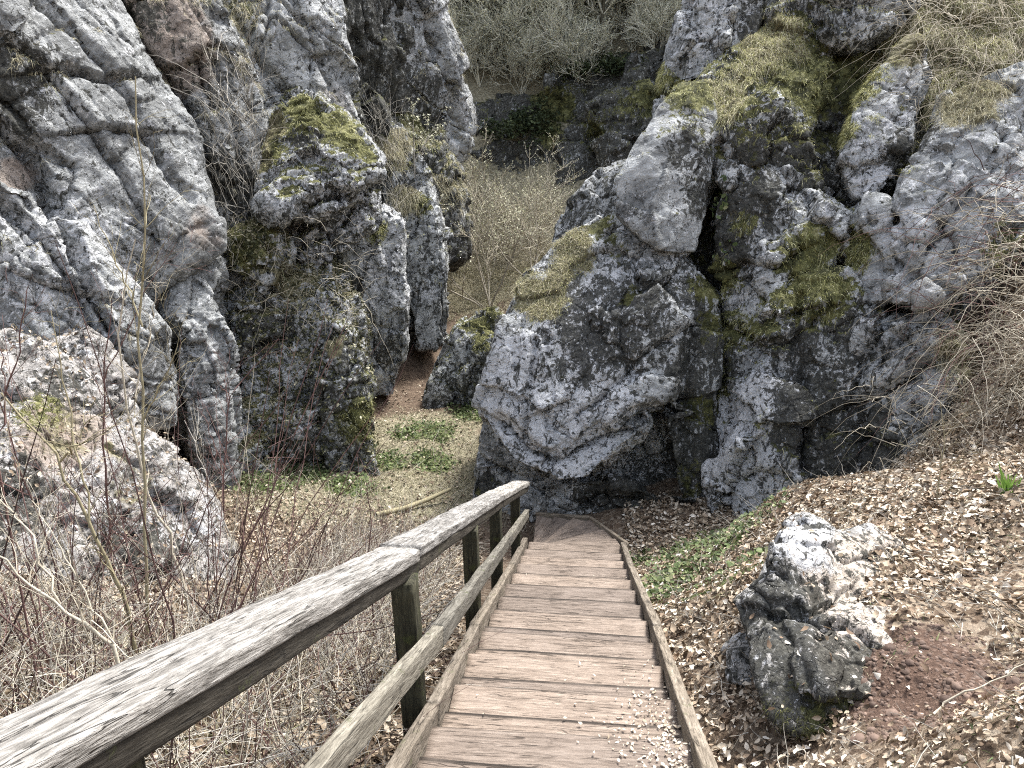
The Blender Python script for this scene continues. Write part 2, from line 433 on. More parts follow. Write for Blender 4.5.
# ------------------------------------------------------------------ terrain
CTRL = []
def cp(x, y, z): CTRL.append((x, y, z))
for s in (-1.5, 0, 1.5, 3, 4.5, 6, 7.5, 9):
    for lat in (-1.0, 0, .72):
        p = ST(max(s, -.2), lat, -.26); q = SH * s + SL * lat
        cp(q[0], q[1], p[2] - (.0 if lat > -.5 else .05))
for c in [(-1.8, 5.6, -3.85), (-3.4, 8, -4.45), (-2.5, 3.75, -2.75), (-4.5, 4, -2.4), (-4.5, 6.5, -3.2), (-6, 8, -3.4), (-2.2, 2, -2.2),
          (-3, 10.1, -4.95), (-1.0, 10.3, -5.35), (-.4, 11.5, -5.45), (-1.2, 12.6, -5.4), (.6, 10.2, -5.5), (-5.2, 11, -4.7),
          (1.72, 2.24, -1.95), (2.7, 4.2, -2.55), (4.8, 7, -2.95), (1.45, 5.5, -3.62), (1.2, 3.2, -2.75), (1.15, 4.3, -3.2), (3, 7.6, -3.75),
          (2.3, 6.0, -3.4), (6.5, 6, -1.6), (6, 3, -.7), (9, 8, .2), (3.0, 1, -1.1), (3.6, 2.6, -1.5), (4, 4.5, -2.1),
          (2.2, 11.5, -4.9), (3.5, 12, -4.6), (5, 11, -3.6), (7, 11, -2.0), (1.5, 13, -4.9), (3, 15, -4.0), (6, 14, -2.5), (10, 13, 0), (4, 20, -1), (9, 24, 4), (9, 30, 8), (14, 10, 3),
          (-9, 13, -2), (-6, 13, -4), (-7, 17, -2), (-5, 16, -4), (-12, 8, 3), (-12, 0, 2), (-6, 22, -1.0), (-9, 26, 3),
          (0, 30, 2.2), (-4, 30, 3), (4, 30, 3.6), (0, 45, 14), (14, 45, 16), (-14, 45, 16), (0, 70, 30), (30, 70, 34), (-30, 70, 34),
          (0, -6, -1.5), (0, -20, 0), (20, -10, 5), (-20, -10, 5), (25, 25, 12), (-25, 25, 14), (0, 150, 50), (120, 100, 50), (-120, 100, 50), (120, -60, 40), (-120, -60, 40), (0, -120, 30)]:
    cp(*c)
for c in [(852, 604, 3.62),  (905, 650, 3.05), (885, 645, 3.14), (885, 595, 3.6), (872, 560, 4.05), (900, 692, 2.87), (865, 725, 2.75), (930, 600, 3.7), (900, 552, 4.3), (970, 655, 3.1), (930, 720, 2.75), (600, 520, 10.0), (645, 523, 9.8), (690, 524, 9.5), (740, 532, 9.1), (830, 512, 8.8), (885, 482, 8.5), (945, 436, 8.2), (1020, 382, 8.1), (1060, 345, 8.1), (330, 452, 12.2), (425, 440, 12.9), (400, 392, 15.8), (380, 420, 14), (470, 278, 22), (440, 300, 20.5), (500, 300, 20.5), (430, 335, 18.5), (470, 235, 24.5), (540, 240, 24), (520, 205, 25.4), (560, 207, 25.4), (605, 207, 25), (645, 205, 25)]:
    cp(*W(*c))
for c in [(1.2, 3.75, -3.03), (1.26, 3.35, -2.93), (1.27, 2.95, -2.82)]: cp(*c)
CTRL = np.array(CTRL)
def _tps_u(r2): return np.where(r2 > 0, .5 * r2 * np.log(np.maximum(r2, 1e-12)), 0)
def _fit():
    P = CTRL[:, :2] / 10; n = len(P)
    K = _tps_u(((P[:, None] - P[None]) ** 2).sum(-1)) + np.eye(n) * .0005
    A = np.zeros((n + 3, n + 3)); A[:n, :n] = K; A[:n, n] = 1; A[:n, n + 1:] = P; A[n, :n] = 1; A[n + 1:, :n] = P.T
    return np.linalg.solve(A, np.concatenate([CTRL[:, 2], np.zeros(3)]))
TW = _fit()
def ground_z(x, y, detail=True):
    x = np.asarray(x, float).ravel(); y = np.asarray(y, float).ravel()
    out = np.empty(len(x)); P = CTRL[:, :2] / 10; n = len(P)
    for i in range(0, len(x), 40000):
        q = np.stack([x[i:i + 40000], y[i:i + 40000]], 1) / 10
        out[i:i + 40000] = _tps_u(((q[:, None] - P[None]) ** 2).sum(-1)) @ TW[:n] + TW[n] + q @ TW[n + 1:]
    if detail:
        p3 = np.stack([x, y, np.zeros_like(x)], 1)
        lat = x * SL[0] + y * SL[1]; s = x * SH[0] + y * SH[1]
        k = 1 - (sstep(1.5, .9, np.abs(lat + .05)) * sstep(10.5, 9.5, s))
        far = sstep(18, 40, np.hypot(x, y))
        out += (fbm(p3 * .9, 4, 3) * .16 + fbm(p3 * 4, 3, 5) * .045) * k + fbm(p3 * .12, 3, 8) * 3.0 * far
    return out

def axis(a, b, lo, hi, step):
    core = np.arange(lo, hi, step)
    r = [hi]; st = step
    while r[-1] < b: st *= 1.18; r.append(r[-1] + st)
    l = [lo]; st = step
    while l[-1] > a: st *= 1.18; l.append(l[-1] - st)
    return np.concatenate([np.array(l[:0:-1]), core, np.array(r)])
gx = axis(-160, 160, -7, 7.5, .05); gy = axis(-140, 170, 1.0, 17, .055)
GX, GY = np.meshgrid(gx, gy)
GZ = ground_z(GX, GY)
V = np.stack([GX.ravel(), GY.ravel(), GZ], 1)
ny, nx = GX.shape
ii = (np.arange(ny - 1)[:, None] * nx + np.arange(nx - 1)[None]).ravel()
Q = np.stack([ii, ii + 1, ii + nx + 1, ii + nx], 1)
def blob(p, pts):
    m = np.zeros(len(p))
    for (x, y, r) in pts:
        m = np.maximum(m, sstep(1.25, .45, np.hypot(p[:, 0] - x, p[:, 1] - y) / r))
    return m
def gpix(px, py, d):
    p = W(px, py, d); return (p[0], p[1])
DRY = [(*gpix(380, 470, 11.4), 2.4), (*gpix(420, 430, 13.3), 1.6), (*gpix(470, 270, 22), 2.6), (*gpix(310, 490, 10.2), 1.6), (*gpix(520, 240, 24), 3), (*gpix(440, 470, 11.5), 1.3)]
GRASSY = [(*gpix(385, 455, 12), .5), (*gpix(300, 472, 11), .6), (*gpix(432, 452, 12.2), .5), (*gpix(350, 482, 10.7), .55), (*gpix(280, 470, 11.2), .5), (*gpix(410, 430, 13.2), .45), (*gpix(325, 450, 12.3), .9), (*gpix(262, 484, 10.4), .7), (*gpix(430, 425, 13.4), .6), (*gpix(700, 580, 7.3), .8), (*gpix(745, 548, 8.3), .9), (*gpix(715, 640, 5.6), .5), (*gpix(690, 545, 8.6), .6), (*gpix(640, 545, 8.9), .3), (*gpix(340, 455, 12), .8), (*gpix(480, 405, 14.5), .7), (*gpix(670, 600, 6.7), .4)]
RED = [(1.93, 3.02, .36), (2.05, 2.72, .24), (1.66, 3.2, .26), (1.80, 2.72, .28), (1.72, 2.95, .26)]
att = {'dry': np.maximum(blob(V, DRY) * .75, sstep(22, 27, V[:, 1]) * .9), 'grassy': np.maximum(blob(V, GRASSY) * .8, np.maximum(.5 * sstep(24, 28, V[:, 1]), .42 * blob(V, DRY)) * (.7 + 1.2 * fbm(V * .8, 3, 88))), 'red': blob(V, RED),
       'leafy': np.clip(.55 + .45 * sstep(.5, 2, V[:, 0]), 0, 1) * sstep(14, 8, V[:, 1]) * (1 - .9 * blob(V, DRY))}
me = mesh_np('ground', V, Q, att)
g = link('ground', me, M['ground']); tag(g, 'leafy brown slope falling into the rocky gorge', 'ground', kind='structure')
print('ground', time.time() - T0, len(V))

# ------------------------------------------------------------------ rocks
def hull_mesh(bm, pts):
    vs = [bm.verts.new(Vector([float(c) for c in p])) for p in pts]
    r = bmesh.ops.convex_hull(bm, input=vs)
    junk = [e for e in r['geom_unused'] + r['geom_interior'] if isinstance(e, bmesh.types.BMVert)]
    if junk: bmesh.ops.delete(bm, geom=list(set(junk)), context='VERTS')

def slab(front, th=1.2, bulge=.25, shrink=.9, jit=.05, seed=0):
    """points of a convex rock piece from its outline [(px,py,d)...] as seen, with real depth"""
    r = np.random.default_rng(seed + 11)
    f = np.array(front, float)
    c = f.mean(0)
    pts = []
    for q in f:
        pts.append(W(*q) + r.normal(size=3) * jit)
        bk = c + (q - c) * shrink
        pts.append(W(bk[0], bk[1], q[2] + th))
        md = c + (q - c) * .55
        pts.append(W(md[0], md[1], q[2] * .45 + c[2] * .55 - bulge * r.uniform(.5, 1.1)))
    return pts

def rock(name, label, cat, pieces, voxel=.035, seed=1, mat='rock', low=(.35, .8), facet=(.22, 1.1, .8), crack=.10, strata=(0, .3, (.3, 0, 1)), fine=.05,
         moss=(.0, .5), spots=(), smooth=2, soil=0.0, base=(0, 0, 0, 0), group=None, aniso=(1, 1, .8), joint=(.15, .5), fissures=4, cracks=()):
    bm = bmesh.new()
    for k, pc in enumerate(pieces):
        kw = pc[1] if isinstance(pc, tuple) and isinstance(pc[1], dict) else {}
        fr = pc[0] if kw or isinstance(pc, tuple) else pc
        hull_mesh(bm, slab(fr, seed=seed * 7 + k, **kw))
    me = bpy.data.meshes.new('tmp'); bm.to_mesh(me); bm.free()
    o = bpy.data.objects.new('tmp', me); COL.objects.link(o)
    md = o.modifiers.new('r', 'REMESH'); md.mode = 'VOXEL'; md.voxel_size = voxel
    dg = bpy.context.evaluated_depsgraph_get(); ev = o.evaluated_get(dg); m2 = ev.to_mesh()
    n = len(m2.vertices); V = np.empty(n * 3, np.float32); m2.vertices.foreach_get('co', V); V = V.reshape(-1, 3).astype(float)
    nl = len(m2.loops); L = np.empty(nl, np.int32); m2.loops.foreach_get('vertex_index', L)
    lt = np.empty(len(m2.polygons), np.int32); m2.polygons.foreach_get('loop_total', lt)
    assert (lt == 4).all()
    Q = L.reshape(-1, 4).copy()
    ev.to_mesh_clear(); bpy.data.objects.remove(o); bpy.data.meshes.remove(me)
    # smooth
    E = np.concatenate([Q[:, [0, 1]], Q[:, [1, 2]], Q[:, [2, 3]], Q[:, [3, 0]]])
    for _ in range(smooth):
        S = np.zeros_like(V); cnt = np.bincount(E[:, 0], minlength=n) + np.bincount(E[:, 1], minlength=n)
        for c in range(3):
            S[:, c] = np.bincount(E[:, 0], V[E[:, 1], c], n) + np.bincount(E[:, 1], V[E[:, 0], c], n)
        V = V * .4 + .6 * S / cnt[:, None]
    N = vnormals(V, Q)
    A = np.array(aniso)
    rg = np.random.default_rng(seed + 500)
    ty, tz = joint
    cy, sy, cz, sz_ = math.cos(ty), math.sin(ty), math.cos(tz), math.sin(tz)
    Ry = np.array([[cy, 0, sy], [0, 1, 0], [-sy, 0, cy]]); Rz = np.array([[cz, -sz_, 0], [sz_, cz, 0], [0, 0, 1]])
    Bm = (Ry @ Rz)              # columns: joint directions (third = bedding normal)
    def warp(X, f, a, k): return X + np.stack([fbm(X * f + 5, 3, seed + k), fbm(X * f + 15, 3, seed + k + 1), fbm(X * f + 25, 3, seed + k + 2)], 1) * a
    # large joint blocks with flat tilted faces
    wp = warp(V, 1.1, .16, 20) @ Bm
    d = low[0] * .7 * fbm(V * low[1], 3, seed)
    f1, f2, cid, off = worley(wp * facet[1] * A, seed + 3, True)
    rv = cidvec(cid)
    d += facet[0] * (.95 * (off * rv).sum(1) + .55 * cidvec(cid, 5)[:, 0])
    d -= crack * .8 * sstep(.05, 0, f2 - f1) * sstep(-.1, .2, perlin(V * .9, seed + 9))
    # long fissures
    for _ in range(fissures):
        nv = Bm[:, rg.choice(3, p=[.2, .05, .75])] + rg.normal(size=3) * .12; nv /= np.linalg.norm(nv)
        c0 = V[rg.integers(0, n)]
        dist = np.abs((V - c0) @ nv + fbm(V * 1.6, 3, seed + 70 + _) * .16)
        d -= crack * rg.uniform(.5, 1.2) * np.exp(-(dist / rg.uniform(.015, .04)) ** 2) * sstep(-.2, .15, fbm(V * .8, 2, seed + 90 + _))
    # fissures and ledges at the places the rock has them
    if cracks:
        qx, qy = PX(V); wob = fbm(V * 2.0, 3, seed + 97) * 9
        for (pl, wpx, dep, step) in cracks:
            best = np.full(n, 1e9); sgn = np.zeros(n)
            for (x0, y0), (x1, y1) in zip(pl[:-1], pl[1:]):
                ex, ey = x1 - x0, y1 - y0; L2 = ex * ex + ey * ey
                t = np.clip(((qx - x0) * ex + (qy - y0) * ey) / L2, 0, 1)
                dx, dy = qx - x0 - t * ex, qy - y0 - t * ey
                dd = np.hypot(dx, dy); m = dd < best
                best = np.where(m, dd, best); sgn = np.where(m, np.sign(ex * dy - ey * dx), sgn)
            sd_ = best * sgn + wob * .35
            d -= dep * np.exp(-(np.maximum(np.abs(sd_) - wpx * .3, 0) / wpx) ** 2)
            d += np.where(sd_ < 0, step, -step) * np.exp(-np.abs(sd_) / 32.0)
    V = V + N * d[:, None]
    N = vnormals(V, Q)
    bn = Bm[:, 2]
    wp = warp(V, 2.4, .09, 23) @ Bm
    f1, f2, cid, off = worley(wp * facet[1] * 2.7 * A, seed + 5, True)
    rv = cidvec(cid)
    d = facet[0] * .36 * facet[2] * ((off * rv).sum(1) + .40 * cidvec(cid, 5)[:, 0])
    f1, f2, cid, off = worley(warp(V, 5, .03, 63) @ Bm * facet[1] * 7.0 * A, seed + 6, True)
    rv = cidvec(cid)
    d += facet[0] * .13 * facet[2] * ((off * rv).sum(1) + .40 * cidvec(cid, 5)[:, 0])
    rr_ = fbm(wp * 1.7, 6, seed + 60, .56, ridged=True)
    d += fine * .75 * (rr_ + .1)
    if strata[0]:
        for k, (th_, am) in enumerate(((strata[1], .75), (strata[1] * .36, .32))):
            q = V @ bn / th_ + fbm(V * np.array([.7, .7, .9]) * (1 + k), 3, seed + 30 + k) * 1.1
            li = np.floor(q); fr = q - li
            rnd = (_h(li.astype(np.int64), np.full(n, k, np.int64), np.zeros(n, np.int64), seed) & np.uint32(1023)) / 1023.0
            brk = sstep(-.2, .15, fbm(V * (1.0 + k), 3, seed + 33 + k))
            d += strata[0] * am * ((rnd - .5) * .9 - 1.0 * sstep(.88, .97, fr)) * brk
    V = V + N * d[:, None]
    N = vnormals(V, Q)
    # surface covers
    up = N[:, 2]
    nz = fbm(V * 1.1, 4, seed + 50); nz2 = fbm(V * 2.6, 3, seed + 51)
    at = {}
    at['moss'] = np.clip(moss[0] + moss[1] * sstep(.25, .8, up + nz * .7) * (.6 + nz2), 0, 1)
    at['soil'] = np.clip(soil * sstep(.45, .85, up + nz2 * .35), 0, 1)
    for nm, bv in zip(('dark', 'white', 'tan'), base): at[nm] = np.full(n, float(bv)) + nz * .25
    for (px, py, dd, r, nm, v) in spots:
        c = W(px, py, dd)
        e = V - c; ray = unit(c); al = e @ ray
        dist = np.sqrt(np.maximum((e * e).sum(1) - .75 * al * al, 0)) / r + nz2 * .5
        at[nm] = at[nm] + v * sstep(1.15, .35, dist)
    loc = np.array([V[:, 0].mean(), V[:, 1].mean(), V[:, 2].min()])
    me = mesh_np(name, V - loc, Q, at)
    ob = link(name, me, M[mat], loc=loc)
    tag(ob, label, cat, group)
    ROCKS[ob.name] = (ob, V, N, at)
    print(label[:40], n, round(time.time() - T0, 1))
    return ob
ROCKS = {}

def tufts(ob, attr, thr, count, mat, name, lab, length=(.05, .14), width=.004, up=.4, droop=.6, upmin=-.2, tang=.5, clump=True, d_scale=True):
    _, V, N, at = ROCKS[ob.name]
    px, py = PX(V)
    rngl = np.random.default_rng(len(V) + count)
    cl = fbm(V * 2.2, 3, 77) if clump else 0
    vis = (px > -60) & (px < 1084) & (py > -60) & (py < 828) & ((N * V).sum(1) < .25 * np.linalg.norm(V, axis=1))
    ok = np.where((at[attr] + cl * .6 > thr) & (N[:, 2] > upmin) & vis)[0]
    if len(ok) < 5: return None
    i = rngl.choice(ok, count)
    b = V[i] + rngl.normal(size=(count, 3)) * .012 - N[i] * .01
    dirn = N[i] * .6 + np.array([0, 0, up]) + rngl.normal(size=(count, 3)) * tang
    L = rngl.uniform(*length, count) * (1 + .5 * perlin(V[i] * 3, 5))
    Vb, Qb = blades(b, dirn, L, np.full(count, width) * rngl.uniform(.6, 1.4, count), droop, 3, rngl)
    me = mesh_np(name, Vb - np.array(ob.location), Qb)
    o = link(name, me, M[mat], parent=ob)
    tag(o, lab, kind='stuff')
    return o

# ---- the right-hand rock group
r_main = rock('limestone_crag', 'large pale grey crag speckled with black lichen overhanging the foot of the stairs', 'crag', [
    ([(496, 330, 10.5), (482, 420, 10.4), (520, 458, 9.9), (556, 480, 9.6), (585, 478, 9.6), (640, 440, 9.7), (668, 400, 9.9), (692, 330, 10.3), (700, 262, 10.9), (660, 226, 11.2), (615, 206, 11.7), (560, 248, 11.5), (522, 285, 11.2)], dict(th=2.2, bulge=.25, shrink=.93)),
    ([(470, 500, 10.7), (486, 420, 11.0), (520, 400, 11.0), (700, 330, 11.5), (722, 420, 11.0), (726, 510, 10.5), (726, 570, 10.3), (600, 560, 10.5), (470, 560, 10.6)], dict(th=2, bulge=.1, shrink=.95)),
    ([(552, 488, 10.35), (600, 478, 10.3), (650, 492, 10.2), (690, 520, 10.1), (690, 560, 10.05), (540, 560, 10.2), (530, 520, 10.3)], dict(th=1, bulge=.08)),
    ([(690, 250, 11.0), (716, 290, 10.8), (726, 400, 10.4), (730, 540, 9.9), (690, 540, 9.95), (670, 420, 10.1), (685, 330, 10.5)], dict(th=2, bulge=.0)),
  ], joint=(.45, .3), fissures=3, cracks=[
    ([(500, 420), (510, 427), (530, 447), (554, 459), (583, 441), (618, 427), (630, 415), (665, 409), (690, 400)], 6, .16, .10),
    ([(576, 415), (600, 400), (624, 377), (640, 355), (668, 338), (692, 322)], 3, .10, .03),
    ([(536, 340), (533, 371), (529, 397), (524, 438)], 2.5, .10, 0),
    ([(640, 255), (625, 300), (622, 340), (632, 370)], 5, .08, .03),
    ([(540, 520), (575, 510), (600, 495), (640, 500)], 5, .16, .08), ([(690, 330), (685, 380), (692, 450), (686, 520)], 6, .16, 0)], voxel=.026, seed=3, low=(0.132, .7), facet=(0.144, .9, .8), crack=.09, fine=.07, moss=(.0, .35), base=(.12, .12, 0),
  spots=[(600, 330, 10.5, 1.0, 'dark', .55), (650, 300, 10.8, .5, 'dark', .5), (540, 300, 11, .55, 'soil', .9), (575, 255, 11.5, .5, 'soil', .8), (600, 225, 11.6, .35, 'moss', .7), (632, 300, 10.8, .28, 'moss', .8), (618, 250, 11.2, .25, 'moss', .6),
         (505, 380, 10.4, .7, 'white', .45), (560, 430, 10, .8, 'white', .3), (560, 340, 10.5, .7, 'white', .35), (700, 450, 10.3, .7, 'dark', .9), (690, 380, 10.5, .5, 'dark', .8), (690, 480, 10.1, .5, 'moss', .5), (712, 330, 11, .4, 'moss', .7), (600, 500, 10, .5, 'dark', .5), (480, 490, 10.5, .4, 'dark', .5), (545, 468, 10.3, .22, 'moss', 1.0), (545, 468, 10.3, .3, 'tan', .8), (705, 290, 11, .35, 'moss', .8), (705, 350, 11, .35, 'moss', .7), (700, 410, 10.7, .4, 'moss', .7), (705, 350, 11, .6, 'dark', .9), (700, 420, 10.7, .6, 'dark', .9), (600, 380, 10, .7, 'white', .3), (520, 420, 10.2, .6, 'white', .35), (590, 460, 9.8, .5, 'white', .35), (610, 300, 10.8, .7, 'white', .25), (640, 500, 10.2, .7, 'dark', .6), (490, 510, 10.6, .5, 'moss', .4), (690, 300, 11, .35, 'dark', .7)])
r_block = rock('perched_block', 'smooth grey wedge shaped block perched above the black speckled crag', 'boulder', [
    ([(684, 84, 12.0), (662, 108, 11.7), (632, 148, 11.3), (614, 182, 11.1), (617, 214, 11.0), (642, 240, 10.8), (662, 250, 10.75), (690, 250, 10.9), (708, 205, 11.2), (714, 150, 11.5), (710, 108, 11.8), (698, 88, 12)], dict(th=1.6, bulge=.22, shrink=.9))],
  joint=(.35, .2), fissures=1, cracks=[([(662, 175), (650, 205), (655, 240)], 4, -.05, .03)], voxel=.026, seed=5, low=(0.084, .9), facet=(0.0936, .9, .8), crack=.04, fine=.05, moss=(0, .7), base=(-.15, -.05, 0),
  spots=[(690, 150, 11.4, .55, 'dark', .7), (690, 95, 12, .45, 'moss', .9), (700, 200, 11.2, .35, 'dark', .8)])
r_ridge = rock('low_ridge', 'low speckled ridge of rock left of the perched block', 'crag', [
    ([(552, 262, 13), (558, 232, 13), (578, 200, 13), (600, 168, 13), (626, 160, 13), (648, 172, 12.8), (630, 220, 12.4), (600, 260, 12.2), (560, 290, 12.4)], dict(th=1.5, bulge=.15))],
  voxel=.035, seed=6, low=(0.12, .8), facet=(0.115, 1.1, .8), base=(.35, .1, 0), moss=(0, .6))
r_spire = rock('rock_spire', 'blue grey rock spire at the top of the gorge beside the wooded slope', 'crag', [
    ([(664, 90, 13.6), (672, 45, 13.6), (690, 8, 13.8), (700, -50, 14), (765, -50, 14), (775, 0, 13.6), (755, 40, 13.3), (722, 58, 13.2), (700, 80, 13.2)], dict(th=2, bulge=.2)),
    ([(655, 130, 14.0), (668, 70, 14.2), (690, 60, 14), (700, 110, 13.6), (680, 160, 13.4)], dict(th=1.5, bulge=.1))],
  voxel=.035, seed=8, low=(0.18, .8), facet=(0.173, 1.2, .8), crack=.12, base=(.05, .15, 0), moss=(0, .4), spots=[(668, 90, 13.8, .5, 'moss', .8), (760, 20, 13.4, .5, 'dark', .6)])
r_hump = rock('grassy_crag_top', 'mossy hummock of rock with tufts of dry grass above the perched block', 'crag', [
    ([(692, 92, 12.2), (712, 66, 12.8), (770, 28, 13.4), (822, -20, 14), (850, 20, 13.6), (838, 70, 12.6), (815, 115, 12), (796, 160, 11.6), (745, 158, 11.5), (716, 140, 11.6)], dict(th=2, bulge=.25)),
    ([(712, 120, 11.8), (760, 100, 11.7), (800, 130, 11.4), (815, 190, 11.2), (780, 230, 11.2), (730, 210, 11.3), (716, 160, 11.6)], dict(th=1.5, bulge=.15))],
  joint=(.3, .4), fissures=3, cracks=[([(716, 140), (740, 165), (770, 200), (780, 235)], 5, .14, 0)], voxel=.028, seed=9, low=(0.18, .9), facet=(0.173, 1.2, .9), base=(.45, .1, .0), moss=(.3, .9), spots=[(820, 90, 12.4, .6, 'moss', .8), (780, 60, 13, .7, 'moss', .6), (720, 110, 12, .5, 'soil', .8), (770, 45, 13.2, .7, 'soil', .7), (780, 175, 11.4, .7, 'dark', .8), (735, 90, 12.4, .45, 'soil', .6), (700, 100, 12.1, .3, 'soil', .9), (760, 80, 12.6, .35, 'dark', .8), (800, 60, 13, .35, 'white', .5)])
r_cap = rock('cliff_top_rock', 'dark grey knob of rock at the very top of the right cliff', 'crag', [
    ([(815, -50, 13.2), (910, -50, 13), (915, 8, 12.7), (880, 34, 12.5), (850, 46, 12.5), (824, 34, 12.7)], dict(th=1.5, bulge=.15))],
  voxel=.035, seed=10, low=(0.15, .9), facet=(0.173, 1.3, .8), base=(.3, .1, .0), moss=(0, .7))
r_col = rock('cliff_column', 'tall buttress with white lichen streaked foot right of the dark cleft', 'cliff', [
    ([(714, 210, 11.3), (735, 150, 11.4), (790, 180, 11.2), (830, 190, 11.0), (850, 240, 10.6), (780, 330, 10.3), (718, 330, 10.9)], dict(th=2, bulge=.15)),
    ([(712, 330, 10.9), (760, 290, 10.5), (850, 270, 10.3), (878, 330, 9.9), (885, 420, 9.5), (878, 490, 9.2), (850, 560, 9.1), (770, 570, 9.3), (722, 560, 9.7), (716, 440, 10.4)], dict(th=2.2, bulge=.2)),
    ([(724, 400, 10.4), (760, 370, 10.0), (790, 400, 9.6), (800, 480, 9.2), (795, 560, 9.0), (724, 570, 9.3), (718, 480, 9.9)], dict(th=1.2, bulge=.12)),
  ], joint=(.1, .35), fissures=4, cracks=[([(712, 360), (718, 390), (724, 425), (715, 455)], 6, .16, 0), ([(722, 270), (745, 262), (775, 268), (800, 250)], 3, .10, .06), ([(735, 330), (760, 345), (790, 340), (812, 322)], 3, .12, .07),
    ([(800, 300), (795, 350), (805, 400), (800, 470)], 4, .14, 0), ([(730, 480), (760, 470), (790, 478)], 3, .08, .05)], voxel=.026, seed=12, low=(0.156, .8), facet=(0.187, 1.15, .9), crack=.12, fine=.07, base=(.2, .15, .0), moss=(0, .65),
  spots=[(718, 280, 11, .4, 'moss', .9), (720, 250, 11.2, .5, 'dark', .9), (718, 360, 10.9, .5, 'dark', .8), (820, 300, 10.4, .6, 'moss', .7), (850, 330, 10, .5, 'dark', .5), (760, 470, 9.7, .6, 'white', .5), (740, 440, 10, .9, 'white', .6), (770, 400, 9.9, .5, 'white', .5), (740, 500, 9.6, .5, 'white', .5), (815, 420, 9.6, .75, 'dark', 1.0), (790, 340, 10.2, .5, 'dark', .5), (850, 470, 9.3, .6, 'dark', .9), (725, 330, 10.9, .5, 'moss', .7), (750, 200, 11.3, .6, 'dark', .6),
         (800, 260, 10.8, .5, 'moss', .75), (770, 330, 10.4, .3, 'moss', .7), (820, 240, 10.8, .35, 'moss', .7), (745, 225, 11.2, .3, 'moss', .7), (780, 300, 10.5, .3, 'moss', .7), (838, 290, 10.4, .3, 'moss', .7), (845, 500, 9.2, .4, 'moss', .6), (715, 380, 10.8, .4, 'moss', .6)])
r_leaf = rock('rock_slab', 'narrow upright pale slab bordered by yellow moss high on the right cliff', 'crag', [
    ([(912, 40, 12.0), (880, 66, 11.8), (856, 110, 11.3), (843, 170, 11.0), (852, 200, 10.8), (868, 200, 10.7), (896, 178, 10.7), (915, 130, 11.1), (930, 80, 11.6)], dict(th=1.5, bulge=.15))],
  joint=(.6, .2), fissures=2, voxel=.026, seed=14, low=(0.108, .9), facet=(0.144, 1.2, .8), base=(.05, .2, .0), moss=(0, .6), spots=[(850, 80, 11.6, .45, 'moss', 1.0), (838, 130, 11.3, .3, 'moss', 1.0), (880, 180, 10.8, .3, 'white', .4), (900, 150, 11, .3, 'dark', .7), (900, 45, 12, .5, 'soil', .9)])
r_lobe = rock('rock_lobe', 'broad rounded pale grey lobe of rock under the bramble slope', 'crag', [
    ([(1050, 60, 11.2), (1000, 78, 11.2), (950, 104, 11.0), (926, 150, 10.6), (900, 205, 10.2), (888, 255, 9.9), (895, 300, 9.6), (930, 306, 9.3), (970, 290, 9.2), (1020, 240, 9.5), (1060, 160, 10.3)], dict(th=2, bulge=.25)),
    ([(850, 195, 10.9), (880, 205, 10.5), (905, 250, 10.0), (900, 300, 9.8), (860, 300, 10.2), (842, 250, 10.6)], dict(th=1.5, bulge=.1))],
  joint=(.5, .3), fissures=3, cracks=[([(846, 165), (855, 187), (848, 200)], 6, .25, 0), ([(905, 280), (930, 240), (960, 200), (1000, 165)], 3, .1, .05), ([(890, 205), (905, 235), (900, 262)], 3, .1, 0)], voxel=.026, seed=15, mat='rock', low=(0.156, .8), facet=(0.158, 1.1, .9), crack=.1, base=(-.1, .1, .05), moss=(0, .5), spots=[(850, 250, 10.6, .45, 'moss', .9), (970, 100, 11, .6, 'soil', .8), (905, 230, 10.2, .4, 'white', .4), (920, 140, 10.8, .3, 'dark', .8), (1010, 250, 9.6, .5, 'moss', .5)])
r_low = rock('rock_buttress', 'grey buttress low on the right above the leaf litter bank', 'crag', [
    ([(856, 300, 10.2), (930, 300, 9.6), (965, 335, 9.2), (960, 400, 8.9), (930, 450, 8.6), (880, 490, 8.7), (856, 420, 9.4)], dict(th=2, bulge=.15)),
    ([(860, 330, 9.9), (930, 290, 9.5), (950, 300, 9.4), (900, 350, 9.4)], dict(th=1, bulge=.1)),
    ([(930, 420, 8.8), (1000, 380, 8.8), (1060, 330, 9), (1060, 440, 8.6), (980, 470, 8.4)], dict(th=2, bulge=.05))],
  joint=(.3, .3), fissures=3, cracks=[([(852, 304), (887, 299), (914, 288)], 5, .22, .12), ([(868, 396), (884, 390), (903, 382), (928, 365)], 4, .15, .09)], voxel=.026, seed=16, low=(0.156, .9), facet=(0.18, 1.2, .9), crack=.12, base=(.15, .05, .05), moss=(0, .5), spots=[(870, 440, 9.2, .5, 'dark', .8), (980, 350, 9, .6, 'soil', .9), (1000, 300, 9.2, .7, 'moss', .6)])
r_back = rock('cliff_core', 'dark mossy cliff mass seen in the clefts between the right hand rocks', 'cliff', [
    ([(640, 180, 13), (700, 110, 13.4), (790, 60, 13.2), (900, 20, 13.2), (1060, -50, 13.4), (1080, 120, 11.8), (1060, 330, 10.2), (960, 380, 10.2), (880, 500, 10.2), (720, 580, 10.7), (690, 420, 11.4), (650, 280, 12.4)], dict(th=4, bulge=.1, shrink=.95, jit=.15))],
  voxel=.038, seed=18, mat='rock_dark', low=(0.24, .7), facet=(0.245, 1.1, .9), crack=.15, base=(.6, .0, .0), moss=(.25, .9), soil=.3, spots=[(960, 50, 12.5, 1.4, 'soil', 1.0), (850, 60, 12.8, .8, 'moss', .7), (1000, 200, 11, .8, 'soil', .7)])

